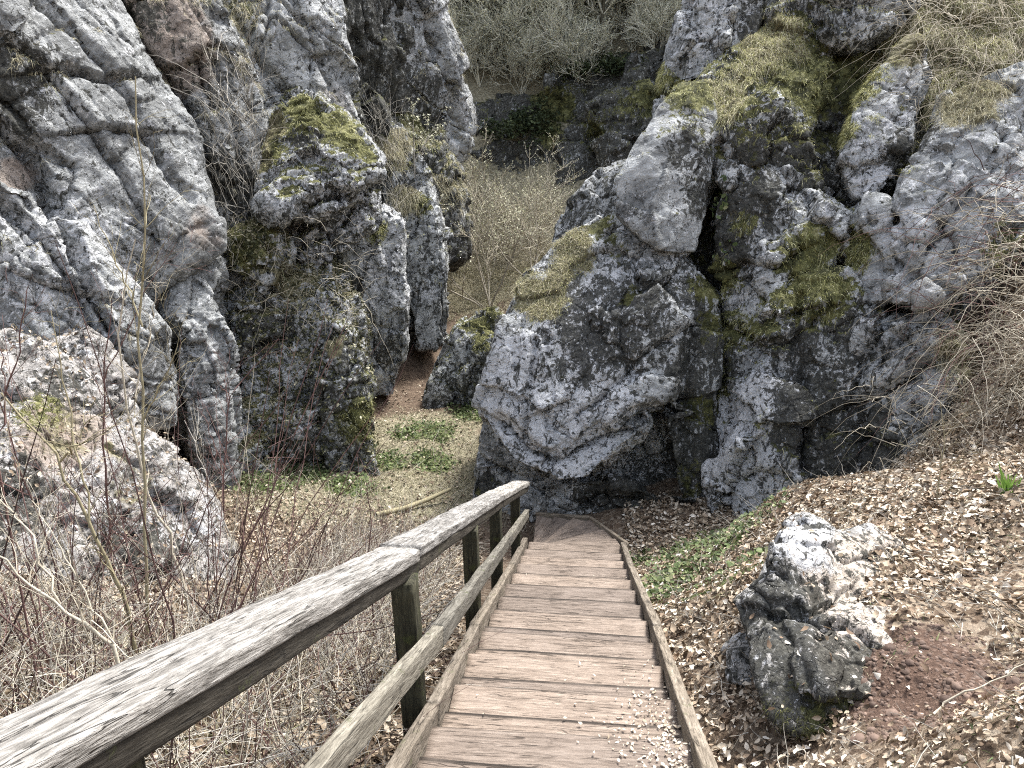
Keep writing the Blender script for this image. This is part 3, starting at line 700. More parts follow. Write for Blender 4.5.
l_core = rock('cliff_core', 'dark cliff mass seen in the clefts between the left hand crags', 'cliff', [
    ([(205, 60, 14.6), (300, 60, 15.8), (380, 110, 18.4), (420, 170, 19), (432, 240, 19), (426, 335, 18.6), (384, 395, 17), (300, 440, 14.4), (205, 450, 12.8), (190, 260, 13.2)], dict(th=3, bulge=.1, jit=.1)),
    ([(310, -80, 17.5), (400, -80, 19), (410, 60, 19.4), (400, 140, 19), (310, 150, 17)], dict(th=2.5, bulge=.05, jit=.05))],
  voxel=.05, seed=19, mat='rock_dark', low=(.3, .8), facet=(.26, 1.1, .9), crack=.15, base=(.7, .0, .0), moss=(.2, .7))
# ---- near boulder by the stairs
r_bld = rock('mossy_boulder', 'big two-lobed boulder with white lichen top and dark mossy flank beside the stairs', 'boulder', [
    ([(768, 540, 3.75), (778, 524, 4.05), (806, 516, 4.25), (830, 528, 4.1), (842, 560, 3.9), (836, 600, 3.7), (800, 610, 3.55), (772, 590, 3.6), (764, 560, 3.7)], dict(th=.6, bulge=.1, jit=.01)),
    ([(748, 600, 3.85), (776, 534, 4.1), (838, 532, 4.15), (900, 575, 3.95), (912, 670, 3.18), (850, 732, 2.9), (790, 732, 2.95), (758, 680, 3.3)], dict(th=.9, bulge=.06, jit=.01)),
    ([(738, 600, 3.7), (764, 575, 3.75), (800, 600, 3.55), (850, 600, 3.6), (900, 660, 3.1), (886, 715, 2.9), (840, 748, 2.78), (800, 742, 2.85), (772, 712, 3.0), (752, 660, 3.25)], dict(th=.8, bulge=.06, jit=.015)),
    ([(786, 655, 3.12), (850, 600, 3.5), (905, 612, 3.5), (925, 655, 3.2), (906, 696, 2.93), (850, 704, 2.88), (796, 694, 2.96)], dict(th=.8, bulge=.05, jit=.015)),
    ([(830, 540, 4.15), (870, 530, 4.3), (905, 545, 4.25), (915, 580, 3.95), (880, 600, 3.7), (840, 590, 3.8)], dict(th=.6, bulge=.04, jit=.02)),
  ], joint=(.4, .5), fissures=2, cracks=[([(770, 608), (800, 612), (830, 596)], 6, .06, .03), ([(775, 620), (800, 660), (815, 720)], 5, .04, 0)], voxel=.0115, seed=21, mat='rock_near', low=(.035, 2.2), facet=(.045, 2.2, .6), crack=.03, fine=.014, base=(.2, .15, .12), moss=(0, .0),
  spots=[(765, 650, 3.4, .45, 'dark', .7), (800, 700, 3.0, .4, 'moss', .1), (814, 531, 4.1, .07, 'dark', 1.2), (800, 545, 4, .25, 'white', .5), (845, 660, 3.1, .2, 'white', .45), (870, 640, 3.2, .40, 'tan', .9), (860, 580, 3.8, .4, 'tan', .5), (850, 640, 3.3, .3, 'white', .5), (820, 690, 2.95, .4, 'dark', .7), (800, 610, 3.55, .16, 'dark', .5), (760, 640, 3.4, .2, 'dark', .3), (870, 700, 2.9, .25, 'dark', .8), (790, 715, 2.9, .25, 'moss', .35), (890, 560, 4.1, .3, 'tan', .6), (850, 735, 2.8, .2, 'moss', .7)])  # small dark spot on the top knob paints the shade of a hole
r_stone = rock('small_stone', 'small squarish grey stone leaning on the big boulder beside the stairs', 'stone', [
    ([(722, 650, 3.75), (738, 634, 3.85), (756, 640, 3.8), (760, 670, 3.6), (752, 690, 3.5), (728, 682, 3.55)], dict(th=.3, bulge=.03, jit=.01))],
  voxel=.01, seed=22, mat='rock_near', low=(0.018, 3), facet=(0.036, 4, .8), crack=.02, fine=.02, base=(.35, .1, 0), moss=(0, .2))

# ---- the left-hand rock group
DIP = (.55, .25, .8)
l_big = rock('layered_cliff', 'towering grey cliff face with slanting rock layers at the upper left', 'cliff', [
    ([(-70, -80, 9.5), (50, -80, 11.6), (105, 0, 11.6), (150, 70, 11.6), (190, 130, 11.5), (216, 195, 11.3), (222, 245, 11.0), (170, 262, 10.4), (110, 330, 9.8), (-70, 380, 8.4), (-90, 150, 8.6)], dict(th=3, bulge=.35)),
    ([(-70, 150, 8.5), (30, 180, 9.0), (110, 280, 9.3), (165, 330, 9.5), (175, 430, 9.5), (100, 450, 8.8), (-70, 440, 8)], dict(th=2, bulge=.25)),
    ([(60, 60, 11.2), (130, 110, 11.2), (195, 200, 11), (205, 250, 10.8), (150, 280, 10.4), (80, 230, 10.2), (30, 150, 10.2)], dict(th=1.5, bulge=.25)),
  ], joint=(.92, .3), fissures=8, cracks=[([(0, 120), (37, 157), (68, 225), (78, 265), (110, 330)], 4, .2, .08), ([(30, 71), (68, 67), (98, 79), (135, 77)], 2.5, .12, .05), ([(75, 131), (110, 128), (146, 130)], 2.5, .13, .06), ([(34, 142), (60, 158), (75, 165)], 3, .13, 0),
    ([(150, 130), (158, 152), (172, 180), (190, 200)], 3, .12, 0), ([(-20, 20), (40, 60), (80, 110), (120, 170), (160, 240)], 3, .10, .05), ([(40, 0), (90, 50), (130, 100), (165, 160)], 3, .10, .04), ([(0, 190), (40, 230), (80, 300), (120, 380)], 4, .15, .06), ([(10, 270), (60, 290), (110, 300)], 3, .1, .05)], voxel=.031, seed=31, mat='rock_lay', low=(0.21, .6), facet=(.11, .62, .75), crack=.08, strata=(.075, .30, DIP), fine=.08, base=(-.1, .0, .0), moss=(0, .35), aniso=(1, 1, .6),
  spots=[(10, 80, 10, .8, 'dark', .8), (150, 200, 11, .5, 'dark', .4), (20, 175, 9.4, .3, 'tan', .9), (60, 260, 9.4, 1, 'white', .3), (200, 230, 11, .5, 'tan', .6), (120, 320, 9.6, .5, 'dark', .5)])
l_two = rock('slanting_rib', 'slanting rock rib stained brown between the layered cliff and the upper wall', 'cliff', [
    ([(85, -80, 12.6), (160, -80, 13), (215, 0, 13), (250, 70, 12.9), (262, 130, 12.8), (256, 220, 12.4), (244, 280, 12.2), (214, 290, 12), (205, 200, 12), (170, 90, 12.2), (120, 0, 12.4)], dict(th=2.5, bulge=.2)),
  ], joint=(1.0, .35), fissures=4, cracks=[([(112, -10), (150, 60), (180, 98), (200, 145), (215, 190)], 5, .2, 0), ([(195, 56), (204, 86), (215, 110)], 3, .18, 0), ([(215, 60), (235, 120), (240, 180)], 3, .12, 0)], voxel=.035, seed=33, mat='rock_lay', low=(0.18, .7), facet=(.15, .9, .8), crack=.14, strata=(.05, .3, (-.7, .2, .6)), base=(.15, .0, .3), moss=(0, .4), spots=[(160, 40, 12.6, .9, 'tan', .8), (190, 200, 12, .5, 'tan', .5), (225, 180, 12.2, .6, 'dark', .7), (150, 20, 12.6, .4, 'dark', .7)])
l_up = rock('upper_cliff', 'broad grey upper cliff wall split by a dark vertical crack behind the mossy crags', 'cliff', [
    ([(170, -90, 14.2), (340, -90, 15.5), (352, 20, 15.4), (358, 110, 15), (330, 160, 14.4), (260, 160, 13.8), (240, 90, 13.6)], dict(th=3, bulge=.25)),
    ([(356, -90, 18.4), (408, -90, 19.5), (426, 5, 19.8), (452, 62, 20.2), (474, 102, 20.8), (472, 150, 21), (450, 185, 20.8), (410, 150, 20), (375, 140, 19), (362, 40, 18.4)], dict(th=3, bulge=.25)),
  ], joint=(.85, .3), fissures=7, cracks=[([(345, -20), (349, 15), (354, 49), (360, 64), (362, 120)], 4, .35, 0), ([(430, 20), (440, 60), (455, 100), (460, 140)], 4, .2, 0), ([(240, 20), (270, 70), (300, 100)], 3, .15, .05), ([(290, -10), (310, 40), (330, 90)], 3, .12, 0)], voxel=.038, seed=35, mat='rock', low=(0.24, .6), facet=(.20, .7, .8), crack=.2, strata=(.04, .5, (-.5, .1, .7)), base=(.02, .05, .0), moss=(0, .55), spots=[(420, 90, 18.8, .9, 'dark', .6), (440, 130, 19.6, .6, 'dark', .6), (235, 10, 14, .5, 'moss', .5), (330, 110, 14.8, .8, 'tan', .5), (470, 110, 20.3, .5, 'white', .5)])
l_head = rock('mossy_crag', 'dark crag with yellow moss along its arched top and an undercut ledge', 'crag', [
    ([(288, 90, 13.5), (306, 93, 13.4), (334, 112, 13.2), (360, 146, 12.9), (376, 180, 12.6), (366, 196, 12.4), (330, 208, 12.1), (300, 222, 12.0), (274, 208, 12.0), (256, 188, 12.2), (253, 160, 12.7), (268, 115, 13.2)], dict(th=1.8, bulge=.3)),
    ([(290, 218, 12.9), (345, 206, 12.9), (378, 192, 13), (380, 225, 12.8), (345, 245, 12.7), (300, 265, 12.6), (268, 240, 12.7)], dict(th=1.5, bulge=.1))],
  joint=(-.25, .4), fissures=2, cracks=[([(270, 240), (285, 230), (317, 199), (332, 193), (358, 198), (376, 182)], 4, .3, .16), ([(300, 250), (329, 233), (343, 218), (349, 206)], 3, .16, .07)], voxel=.03, seed=37, mat='rock_lay', low=(0.15, .9), facet=(0.173, 1.2, .9), crack=.12, strata=(.08, .22, (.2, 0, 1)), base=(.2, .25, .0), moss=(0, 1.0), spots=[(300, 100, 12.8, .55, 'moss', 1), (345, 120, 12.8, .5, 'moss', 1), (365, 145, 12.7, .4, 'moss', .8), (268, 120, 12.8, .45, 'soil', .8), (258, 160, 12.5, .4, 'soil', .7), (262, 150, 12.6, .4, 'moss', .8), (310, 130, 12.6, .4, 'dark', .6), (290, 190, 12.3, .4, 'moss', .4), (262, 120, 12.8, .25, 'soil', .7)])
l_col = rock('rock_pillar', 'grey pillar streaked white left of the narrow dark cleft', 'crag', [
    ([(345, 212, 15.20), (372, 200, 15.30), (394, 222, 15.30), (402, 285, 15.10), (404, 350, 15.00), (392, 395, 15.00), (366, 400, 14.90), (352, 310, 14.90), (336, 260, 15.00)], dict(th=1.8, bulge=.2))],
  joint=(.1, .3), fissures=3, voxel=.03, seed=38, mat='rock', low=(0.12, 1), facet=(0.144, 1.3, .9), aniso=(1.4, 1.4, .5), crack=.1, base=(.05, .25, .0), moss=(0, .6), spots=[(375, 230, 15.20, .3, 'moss', .8), (372, 280, 15.00, .25, 'white', .8), (355, 290, 14.90, .3, 'dark', .7), (385, 350, 14.90, .5, 'dark', .4)])
l_col2 = rock('rock_pillar', 'taller mossy topped pillar right of the narrow dark cleft', 'crag', [
    ([(372, 112, 18.00), (400, 128, 18.00), (424, 172, 17.80), (441, 215, 17.50), (444, 272, 17.20), (441, 345, 17.00), (416, 352, 16.90), (409, 300, 17.00), (402, 240, 17.20), (384, 196, 17.40), (368, 152, 17.80)], dict(th=2.0, bulge=.2))],
  joint=(.1, .3), fissures=3, voxel=.031, seed=39, mat='rock', low=(0.132, 1), facet=(0.158, 1.2, .9), aniso=(1.3, 1.3, .5), crack=.1, base=(.3, .1, .0), moss=(0, .8), spots=[(420, 205, 17.60, .35, 'moss', .8), (390, 150, 17.80, .5, 'soil', .7), (405, 200, 17.50, .4, 'soil', .6), (425, 290, 17.10, .4, 'white', .3)])
l_ramp = rock('grassy_ledge', 'steep ledge covered in dry grass between the tall pillar and the upper cliff', 'ledge', [
    ([(376, 104, 19.10), (410, 92, 19.60), (442, 138, 19.80), (464, 192, 19.80), (470, 228, 19.60), (458, 256, 19.20), (442, 262, 19.00), (425, 200, 18.80), (398, 140, 18.80)], dict(th=2.5, bulge=.2))],
  voxel=.05, seed=40, mat='rock_dark', low=(0.24, .8), facet=(0.216, 1.0, .9), base=(.5, 0, 0), moss=(.3, .5), soil=.5, spots=[(410, 120, 20.20, .9, 'moss', .6), (440, 190, 20.70, .9, 'soil', .8), (450, 255, 20.20, .5, 'dark', .9)])
l_ivy = rock('ivy_crag', 'dark broken crag overgrown with ivy and dry stems above the grassy hollow', 'crag', [
    ([(212, 262, 12.2), (245, 240, 12.4), (285, 255, 12.5), (335, 262, 12.6), (352, 310, 12.5), (360, 360, 12.3), (344, 470, 11.6), (300, 492, 11.2), (240, 500, 10.9), (212, 440, 11.1)], dict(th=2, bulge=.15)),
    ([(225, 240, 12.0), (262, 222, 12.2), (280, 240, 12.1), (268, 268, 11.9), (235, 272, 11.8)], dict(th=1.2, bulge=.1)),
    ([(300, 330, 12), (328, 300, 12.2), (345, 340, 12), (330, 380, 11.7), (302, 380, 11.7)], dict(th=1, bulge=.15))],
  voxel=.035, seed=41, mat='rock', low=(0.3, .9), facet=(0.288, 1.3, .9), crack=.2, base=(.15, .25, .2), soil=.6, moss=(.25, .8), spots=[(250, 250, 12, .5, 'moss', .7), (265, 330, 11.9, .6, 'dark', .6), (290, 280, 12, .5, 'soil', .6)])
l_blob = rock('moss_boulder', 'rounded knob with green mossy foot at the edge of the grassy hollow', 'boulder', [
    ([(322, 345, 11.7), (340, 332, 11.8), (356, 352, 11.8), (366, 392, 11.6), (374, 440, 11.5), (374, 485, 11.4), (326, 485, 11.2), (318, 400, 11.4)], dict(th=1.0, bulge=.2)),
    ([(288, 425, 11.3), (305, 415, 11.4), (322, 425, 11.3), (322, 460, 11.2), (290, 460, 11.1)], dict(th=.6, bulge=.1))],
  voxel=.026, seed=42, mat='rock_dark', low=(0.12, 1.2), facet=(0.144, 1.6, .9), base=(.4, .1, .0), moss=(.2, .6), spots=[(362, 420, 11.5, .45, 'moss', .8), (335, 350, 11.6, .3, 'soil', .6), (306, 425, 11.3, .25, 'white', .5)])
l_fin = rock('rock_fin', 'thin upright pale grey fin standing forward of the ivy crag', 'crag', [
    ([(172, 248, 10.8), (192, 250, 10.9), (210, 292, 10.7), (224, 345, 10.5), (226, 405, 10.3), (232, 470, 10.1), (230, 520, 9.9), (205, 530, 9.7), (188, 450, 9.8), (168, 380, 9.9), (156, 320, 10.2)], dict(th=1.6, bulge=.2)),
    ([(186, 248, 11.2), (206, 252, 11.3), (220, 275, 11.2), (214, 300, 11), (200, 290, 11)], dict(th=1, bulge=.1))],
  joint=(.12, .3), fissures=3, voxel=.026, seed=43, mat='rock_lay', low=(0.12, .9), facet=(0.144, 1.2, .9), aniso=(1.3, 1.3, .5), crack=.1, strata=(.05, .14, (.4, .1, 1)), base=(-.05, .05, .0), moss=(0, .3), spots=[(165, 340, 10.1, .4, 'dark', .8), (200, 470, 9.9, .5, 'dark', .5), (172, 390, 9.9, .3, 'moss', .5)])
l_fore = rock('foreground_slab', 'sunlit pale sloping slab strewn with leaves at the left behind the twigs', 'crag', [
    ([(-90, 320, 6.2), (20, 338, 6.6), (80, 366, 6.6), (112, 392, 6.6), (140, 430, 6.5), (120, 520, 5.4), (60, 600, 4.6), (-60, 680, 4.0), (-120, 500, 4.6)], dict(th=1.6, bulge=.12, jit=.04)),
    ([(90, 430, 6.4), (135, 428, 6.5), (170, 462, 6.4), (206, 500, 6.4), (236, 560, 6.1), (222, 620, 5.6), (120, 620, 4.9), (60, 560, 5.0), (80, 480, 5.7)], dict(th=1.6, bulge=.1, jit=.04)),
    ([(30, 350, 6.9), (80, 330, 7.1), (125, 372, 7.1), (140, 430, 6.8), (100, 420, 6.6)], dict(th=1.2, bulge=.1))],
  joint=(.5, .3), fissures=4, voxel=.022, seed=45, mat='rock_fore', low=(0.132, 1.1), facet=(0.13, 1.4, .9), crack=.07, fine=.05, base=(.1, .02, .35), moss=(0, .0), soil=.0,
  spots=[(30, 420, 6, .35, 'moss', .7), (60, 440, 5.9, .4, 'soil', .5), (10, 500, 5, .4, 'dark', .5), (120, 480, 5.9, .4, 'soil', .5), (60, 440, 5.9, .4, 'tan', .5), (130, 560, 5.2, .4, 'dark', .6), (60, 390, 6.3, .3, 'dark', .4), (190, 520, 6.2, .3, 'white', .3)])
g_bld = rock('mossy_boulder', 'rounded dark boulder with moss cap at the mouth of the side gully', 'boulder', [
    ([(446, 340, 15.4), (466, 318, 15.6), (492, 310, 15.8), (512, 330, 15.6), (512, 420, 15), (440, 422, 14.8), (424, 402, 15), (432, 368, 15.2)], dict(th=1.6, bulge=.2)),
    ([(470, 345, 15), (486, 335, 15.1), (500, 350, 15), (500, 410, 14.8), (474, 412, 14.7), (464, 380, 14.9)], dict(th=.8, bulge=.1))],
  voxel=.031, seed=47, mat='rock', low=(0.12, 1), facet=(0.101, 1.3, .9), crack=.05, base=(.35, .1, .0), moss=(.05, .9), spots=[(480, 318, 15.5, .5, 'moss', .6), (480, 345, 15, .25, 'moss', .6)])
b_cliff = rock('far_cliff', 'shadowy moss hung cliff below the wooded slope at the back of the gorge', 'cliff', [
    ([(470, 120, 28), (540, 92, 28.5), (600, 82, 29), (660, 62, 29), (700, 40, 28), (700, 200, 26), (600, 220, 26), (480, 205, 26)], dict(th=4, bulge=.2, jit=.3)),
    ([(592, 112, 26.5), (640, 92, 26.5), (680, 80, 26), (690, 200, 25), (620, 210, 25)], dict(th=3, bulge=.3, jit=.2))],
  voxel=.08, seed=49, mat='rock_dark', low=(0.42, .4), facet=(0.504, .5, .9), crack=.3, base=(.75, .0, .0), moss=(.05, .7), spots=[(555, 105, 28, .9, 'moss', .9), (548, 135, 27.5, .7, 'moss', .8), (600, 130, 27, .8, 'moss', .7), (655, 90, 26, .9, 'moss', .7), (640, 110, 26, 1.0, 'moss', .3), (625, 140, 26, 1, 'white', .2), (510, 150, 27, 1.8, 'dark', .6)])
# ------------------------------------------------------------------ timber staircase and railing
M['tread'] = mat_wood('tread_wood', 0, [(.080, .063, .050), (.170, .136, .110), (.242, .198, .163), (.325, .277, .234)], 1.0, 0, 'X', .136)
M['winder'] = mat_wood('turn_tread_wood', 0, [(.080, .063, .050), (.170, .136, .110), (.242, .198, .163), (.325, .277, .234)], 1.0, 0, 'X')
M['kerb'] = mat_wood('kerb_wood', 0, [(.055, .046, .036), (.13, .110, .085), (.22, .19, .152), (.34, .305, .255)], .9, .08, 'X')
M['rail'] = mat_wood('weathered_rail_wood', 0, [(.06, .055, .048), (.20, .19, .172), (.41, .395, .365), (.60, .585, .55)], 1.3, 0, 'X')
M['midrail'] = mat_wood('grey_rail_wood', 0, [(.05, .046, .038), (.125, .116, .095), (.215, .203, .17), (.33, .315, .27)], 1.0, .1, 'X')
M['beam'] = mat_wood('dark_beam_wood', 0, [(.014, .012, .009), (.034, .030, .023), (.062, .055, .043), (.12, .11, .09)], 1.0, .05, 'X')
M['post'] = mat_wood('mossy_post_wood', 0, [(.012, .012, .008), (.032, .031, .020), (.060, .058, .036), (.11, .105, .07)], 1.0, .25, 'X')

def timber(L, w, h, seed, r=.012, wob=.006, taper=0.0, n=None, worn=0.0):
    """board of length L along local X, width w along Y, height h along Z, origin at its middle"""
    n = n or max(6, int(L / .06))
    rr = np.random.default_rng(seed)
    # rounded rectangle profile
    prof = []
    for cx, cy, a0 in ((1, 1, 0), (-1, 1, 90), (-1, -1, 180), (1, -1, 270)):
        for a in (0, 30, 60, 90):
            t = math.radians(a0 + a); prof.append((cx * (w / 2 - r) + r * math.cos(t), cy * (h / 2 - r) + r * math.sin(t)))
        # a few points on the flat
        nx = {0: (-1, 1), 90: (-1, -1), 180: (1, -1), 270: (1, 1)}[a0]
        p0 = prof[-1]
        p1 = {0: (-(w / 2 - r), h / 2), 90: (-w / 2, -(h / 2 - r)), 180: ((w / 2 - r), -h / 2), 270: (w / 2, (h / 2 - r))}[a0]
        for k in range(1, 5):
            prof.append((p0[0] + (p1[0] - p0[0]) * k / 5, p0[1] + (p1[1] - p0[1]) * k / 5))
    prof = np.array(prof); m = len(prof)
    xs = np.linspace(-L / 2, L / 2, n)
    V = np.zeros((n, m, 3)); V[..., 0] = xs[:, None]; V[..., 1] = prof[None, :, 0]; V[..., 2] = prof[None, :, 1]
    P = V.reshape(-1, 3).copy()
    q = P * np.array([1.6, 9, 9]) + seed * 3.7
    V = P + np.stack([np.zeros(len(P)), fbm(q, 3, seed), fbm(q + 9, 3, seed + 1)], 1) * wob * 2
    q2 = P * np.array([3.0, 60, 60]) + seed
    V[:, 2] += fbm(q2, 2, seed + 4) * wob * .8
    if worn:
        e = (np.abs(P[:, 1]) > w * .36) & (P[:, 2] > 0)
        V[e, 2] -= worn * np.maximum(0, fbm(P[e] * np.array([3.2, 1, 1]) + seed, 3, seed + 7) + .1) * 2
    idx = np.arange(n * m).reshape(n, m)
    Q = np.stack([idx[:-1], np.roll(idx[:-1], -1, 1), np.roll(idx[1:], -1, 1), idx[1:]], -1).reshape(-1, 4)
    # end caps as fans
    V = np.concatenate([V, [[-L / 2 - .001, 0, 0], [L / 2 + .001, 0, 0]]])
    c0, c1 = n * m, n * m + 1
    j = np.arange(m)
    tr = np.concatenate([np.stack([np.full(m, c0), (j + 1) % m, j], 1), np.stack([np.full(m, c1), idx[-1], np.roll(idx[-1], -1)], 1)])
    me = mesh_np('timber', V, Q, tris=tr)
    return me

def orient(o, a, b, up=(0, 0, 1), parent_loc=(0, 0, 0)):
    """put the middle of board o between a and b, local X from a to b, local Z near up"""
    from mathutils import Matrix
    a = Vector([float(c) for c in a]); b = Vector([float(c) for c in b])
    x = (b - a).normalized(); z = Vector(up); z = (z - x * z.dot(x)).normalized(); y = z.cross(x)
    R = Matrix((x, y, z)).transposed()
    o.rotation_euler = R.to_euler(); o.location = (a + b) / 2 - Vector([float(c) for c in parent_loc])

def board(name, a, b, w, h, mat, parent, seed, up=(0, 0, 1), **kw):
    L = float(np.linalg.norm(np.array(b) - np.array(a)))
    o = link(name, timber(L, w, h, seed, **kw), M[mat], parent)
    orient(o, a, b, up, parent.location if parent else (0, 0, 0))
    return o

st = bpy.data.objects.new('wooden_staircase', None); COL.objects.link(st); st.location = Vector([float(c) for c in ST(2.5, 0, -.2)])
tag(st, 'timber steps with brown plank treads running down into the gorge', 'staircase')
TREAD_S = []
s = .42; k = 0
TREAD_Z = []
while s < 9.05:
    rr = random.Random(k * 13 + 5)
    pair = k % 2 == 0
    up = .030 if not pair else -.024      # two planks to a step: the second lies nearly level with the first
    up *= rr.uniform(.7, 1.1)
    yaw = rr.uniform(-.016, .016); dl = rr.uniform(-.012, .012); roll = rr.uniform(-.008, .008)
    ztop = ST(s, 0, up)[2]
    TREAD_S.append(s); TREAD_Z.append(ztop)
    dp = .258 if not pair else .285
    a = SH * (s - dp / 2) + SL * (-.655 + dl); b = SH * (s - dp / 2) + SL * (.53 + dl)
    a = a - SH * yaw * .6; b = b + SH * yaw * .6
    a[2] = ztop - .026 - roll; b[2] = ztop - .026 + roll
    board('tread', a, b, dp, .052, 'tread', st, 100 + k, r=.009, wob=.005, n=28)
    k += 1; s += .272 + rr.uniform(-.008, .008)
S_END = TREAD_S[-1]
Z_END = TREAD_Z[-1]
# fan of winding treads at the foot
piv = (-.60, S_END - .02)
outer = [(.56, S_END + .01), (.48, S_END + .26), (.33, S_END + .55), (.14, S_END + .86), (-.10, S_END + .93), (-.36, S_END + 1.0), (-.62, S_END + 1.05)]
for i in range(len(outer) - 1):
    bm = bmesh.new()
    z = Z_END - .028 * (i + 1)
    tri = [piv, outer[i], outer[i + 1]]
    # overlap under the tread before it
    ov = (outer[i][0] * 1.0, outer[i][1] - .03)
    pts = [(piv[0], piv[1] - .02), ov, outer[i + 1]]
    lo = []; hi = []
    for (la, ss) in pts:
        p = SH * ss + SL * la
        hi.append(bm.verts.new((p[0], p[1], z))); lo.append(bm.verts.new((p[0], p[1], z - .05)))
    bm.faces.new(hi); bm.faces.new(lo[::-1])
    for q in range(3): bm.faces.new((hi[q], lo[q], lo[(q + 1) % 3], hi[(q + 1) % 3]))
    bmesh.ops.recalc_face_normals(bm, faces=bm.faces)
    bmesh.ops.bevel(bm, geom=bm.edges[:], offset=.006, segments=2, affect='EDGES')
    c = SH * ((piv[1] + outer[i][1]) / 2) + SL * 0
    ang = math.atan2((SH * (outer[i][1] - piv[1]) + SL * (outer[i][0] - piv[0]))[1], (SH * (outer[i][1] - piv[1]) + SL * (outer[i][0] - piv[0]))[0])
    from mathutils import Matrix
    Mx = Matrix.Translation(Vector((c[0], c[1], z))) @ Matrix.Rotation(ang, 4, 'Z')
    bmesh.ops.transform(bm, matrix=Mx.inverted(), verts=bm.verts)
    me = bpy.data.meshes.new('tread'); bm.to_mesh(me); bm.free()
    o = link('tread', me, M['winder'], st); o.location = Vector((c[0], c[1], z)) - st.location; o.rotation_euler = (0, 0, ang)
    o['label'] = 'wedge shaped tread in the turn at the foot'
def fan_pt(i, up): 
    p = SH * outer[i][1] + SL * outer[i][0]; p[2] = Z_END - .028 * (i + .5) + up; return p
for (i, j, sd) in ((0, 3, 501), (3, 6, 502)):
    a = fan_pt(i, -.01) + (SL * .06 if i == 0 else 0); b = fan_pt(j, -.01)
    board('edge_board', a + SH * .03, b + SH * .04, .045, .11, 'kerb', st, sd)
ks = [(-.3, 1.62), (1.63, 2.98), (2.99, 4.45), (4.46, 6.9), (6.91, S_END + .02)]
for q, (s0, s1) in enumerate(ks):
    ja = .012 * (-1) ** q
    board('edge_board', ST(s0, -.69 + ja, .005), ST(s1, -.69 - ja * .5, .0), .065, .15, 'kerb', st, 300 + q, r=.008, wob=.006)
ks = [(-.3, 2.2), (2.21, 4.72), (4.73, 7.25), (7.26, S_END + .05)]
for q, (s0, s1) in enumerate(ks):
    ja = .012 * (-1) ** q
    board('edge_board', ST(s0, .562 + ja, .005), ST(s1, .562 - ja * .5, .0), .065, .15, 'kerb', st, 340 + q, r=.008, wob=.006)

rl = bpy.data.objects.new('wooden_railing', None); COL.objects.link(rl); rl.location = Vector([float(c) for c in ST(3.07, -.76, -.25)])
tag(rl, 'rustic timber railing with a thick weathered grey handrail left of the steps', 'railing')
def hr(s): return -.9 + (s - 1.2) * .054 if s < 3.6 else (-.77 + (s - 3.6) * .006 if s < 6.5 else -.753 + (s - 6.5) * .04)
for q, (s0, s1, u0, u1) in enumerate(((-1.3, 3.24, .80, .818), (3.245, 6.62, .832, .83), (6.625, 8.75, .83, .835))):
    off = -.078
    cap = board('handrail', ST(s0, hr(s0 + .001) + off, u0 + .030), ST(s1, hr(s1 - .001) + off, u1 + .030), .205, .062, 'rail', rl, 400 + q, r=.010, wob=.005, worn=.010)
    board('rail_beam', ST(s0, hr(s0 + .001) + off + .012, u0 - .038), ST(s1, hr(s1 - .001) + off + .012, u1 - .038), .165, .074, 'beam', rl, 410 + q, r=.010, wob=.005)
for q, (s0, s1) in enumerate(((-1.0, 3.10), (3.105, 6.55), (6.555, 8.72))):
    l0 = -.665 - max(0, 3.1 - s0) * .03; l1 = -.665 - max(0, 3.1 - s1) * .03
    board('middle_rail', ST(s0, l0, .435), ST(s1, l1, .435 if q < 2 else .45), .058, .105, 'midrail', rl, 420 + q, r=.008, wob=.006)
for q, ss in enumerate((1.2, 3.07, 4.98, 6.5, 8.17)):
    la = -.775 - (.17 if ss < 2 else 0)
    if ss > 8: la = -.745
    a = ST(ss, la, -.55); b = ST(ss, la - (.03 if ss < 4 else .02), .752)
    board('post', a, b, .11, .11, 'post', rl, 440 + q, up=(-SH[0], -SH[1], 0), r=.012, wob=.007)
print('stairs', time.time() - T0)
# ------------------------------------------------------------------ vegetation
def rock_top_free(x, y): return True
def on_tread(s, lat):
    for sk, zk in zip(TREAD_S, TREAD_Z):
        if sk >= s: return zk
    return None
def gnd(xy):
    return np.stack([xy[:, 0], xy[:, 1], ground_z(xy[:, 0], xy[:, 1])], 1)
def lat_s(xy): return xy[:, 0] * SL[0] + xy[:, 1] * SL[1], xy[:, 0] * SH[0] + xy[:, 1] * SH[1]
def in_frame(P, m=60):
    px, py = PX(P); return (px > -300) & (px < 1324) & (py > -m) & (py < 768 + 2 * m) & (P[:, 1] > .5)
def gn(xy):
    e = .05
    zx = ground_z(xy[:, 0] + e, xy[:, 1], False) - ground_z(xy[:, 0] - e, xy[:, 1], False)
    zy = ground_z(xy[:, 0], xy[:, 1] + e, False) - ground_z(xy[:, 0], xy[:, 1] - e, False)
    return unit(np.stack([-zx / (2 * e), -zy / (2 * e), np.ones(len(xy))], 1))
def scatter(n, xr, yr, keep=None, rng=RNG, power=1.0):
    xy = np.stack([rng.uniform(*xr, n), yr[0] + (yr[1] - yr[0]) * rng.uniform(0, 1, n) ** power], 1)
    la, s = lat_s(xy)
    m = ~((np.abs(la + .06) < .70) & (s < 9.9))
    if keep is not None: m &= keep(xy, la, s)
    xy = xy[m]; P = gnd(xy); f = in_frame(P); return P[f], xy[f]
def stuff(name, parts, mat, label, kind='stuff', cat='ground cover'):
    V, Q = join_vq(parts)
    loc = np.array([V[:, 0].mean(), V[:, 1].mean(), V[:, 2].min()])
    o = link(name, mesh_np(name, V - loc, Q), M[mat], loc=loc); tag(o, label, cat, kind=kind); return o

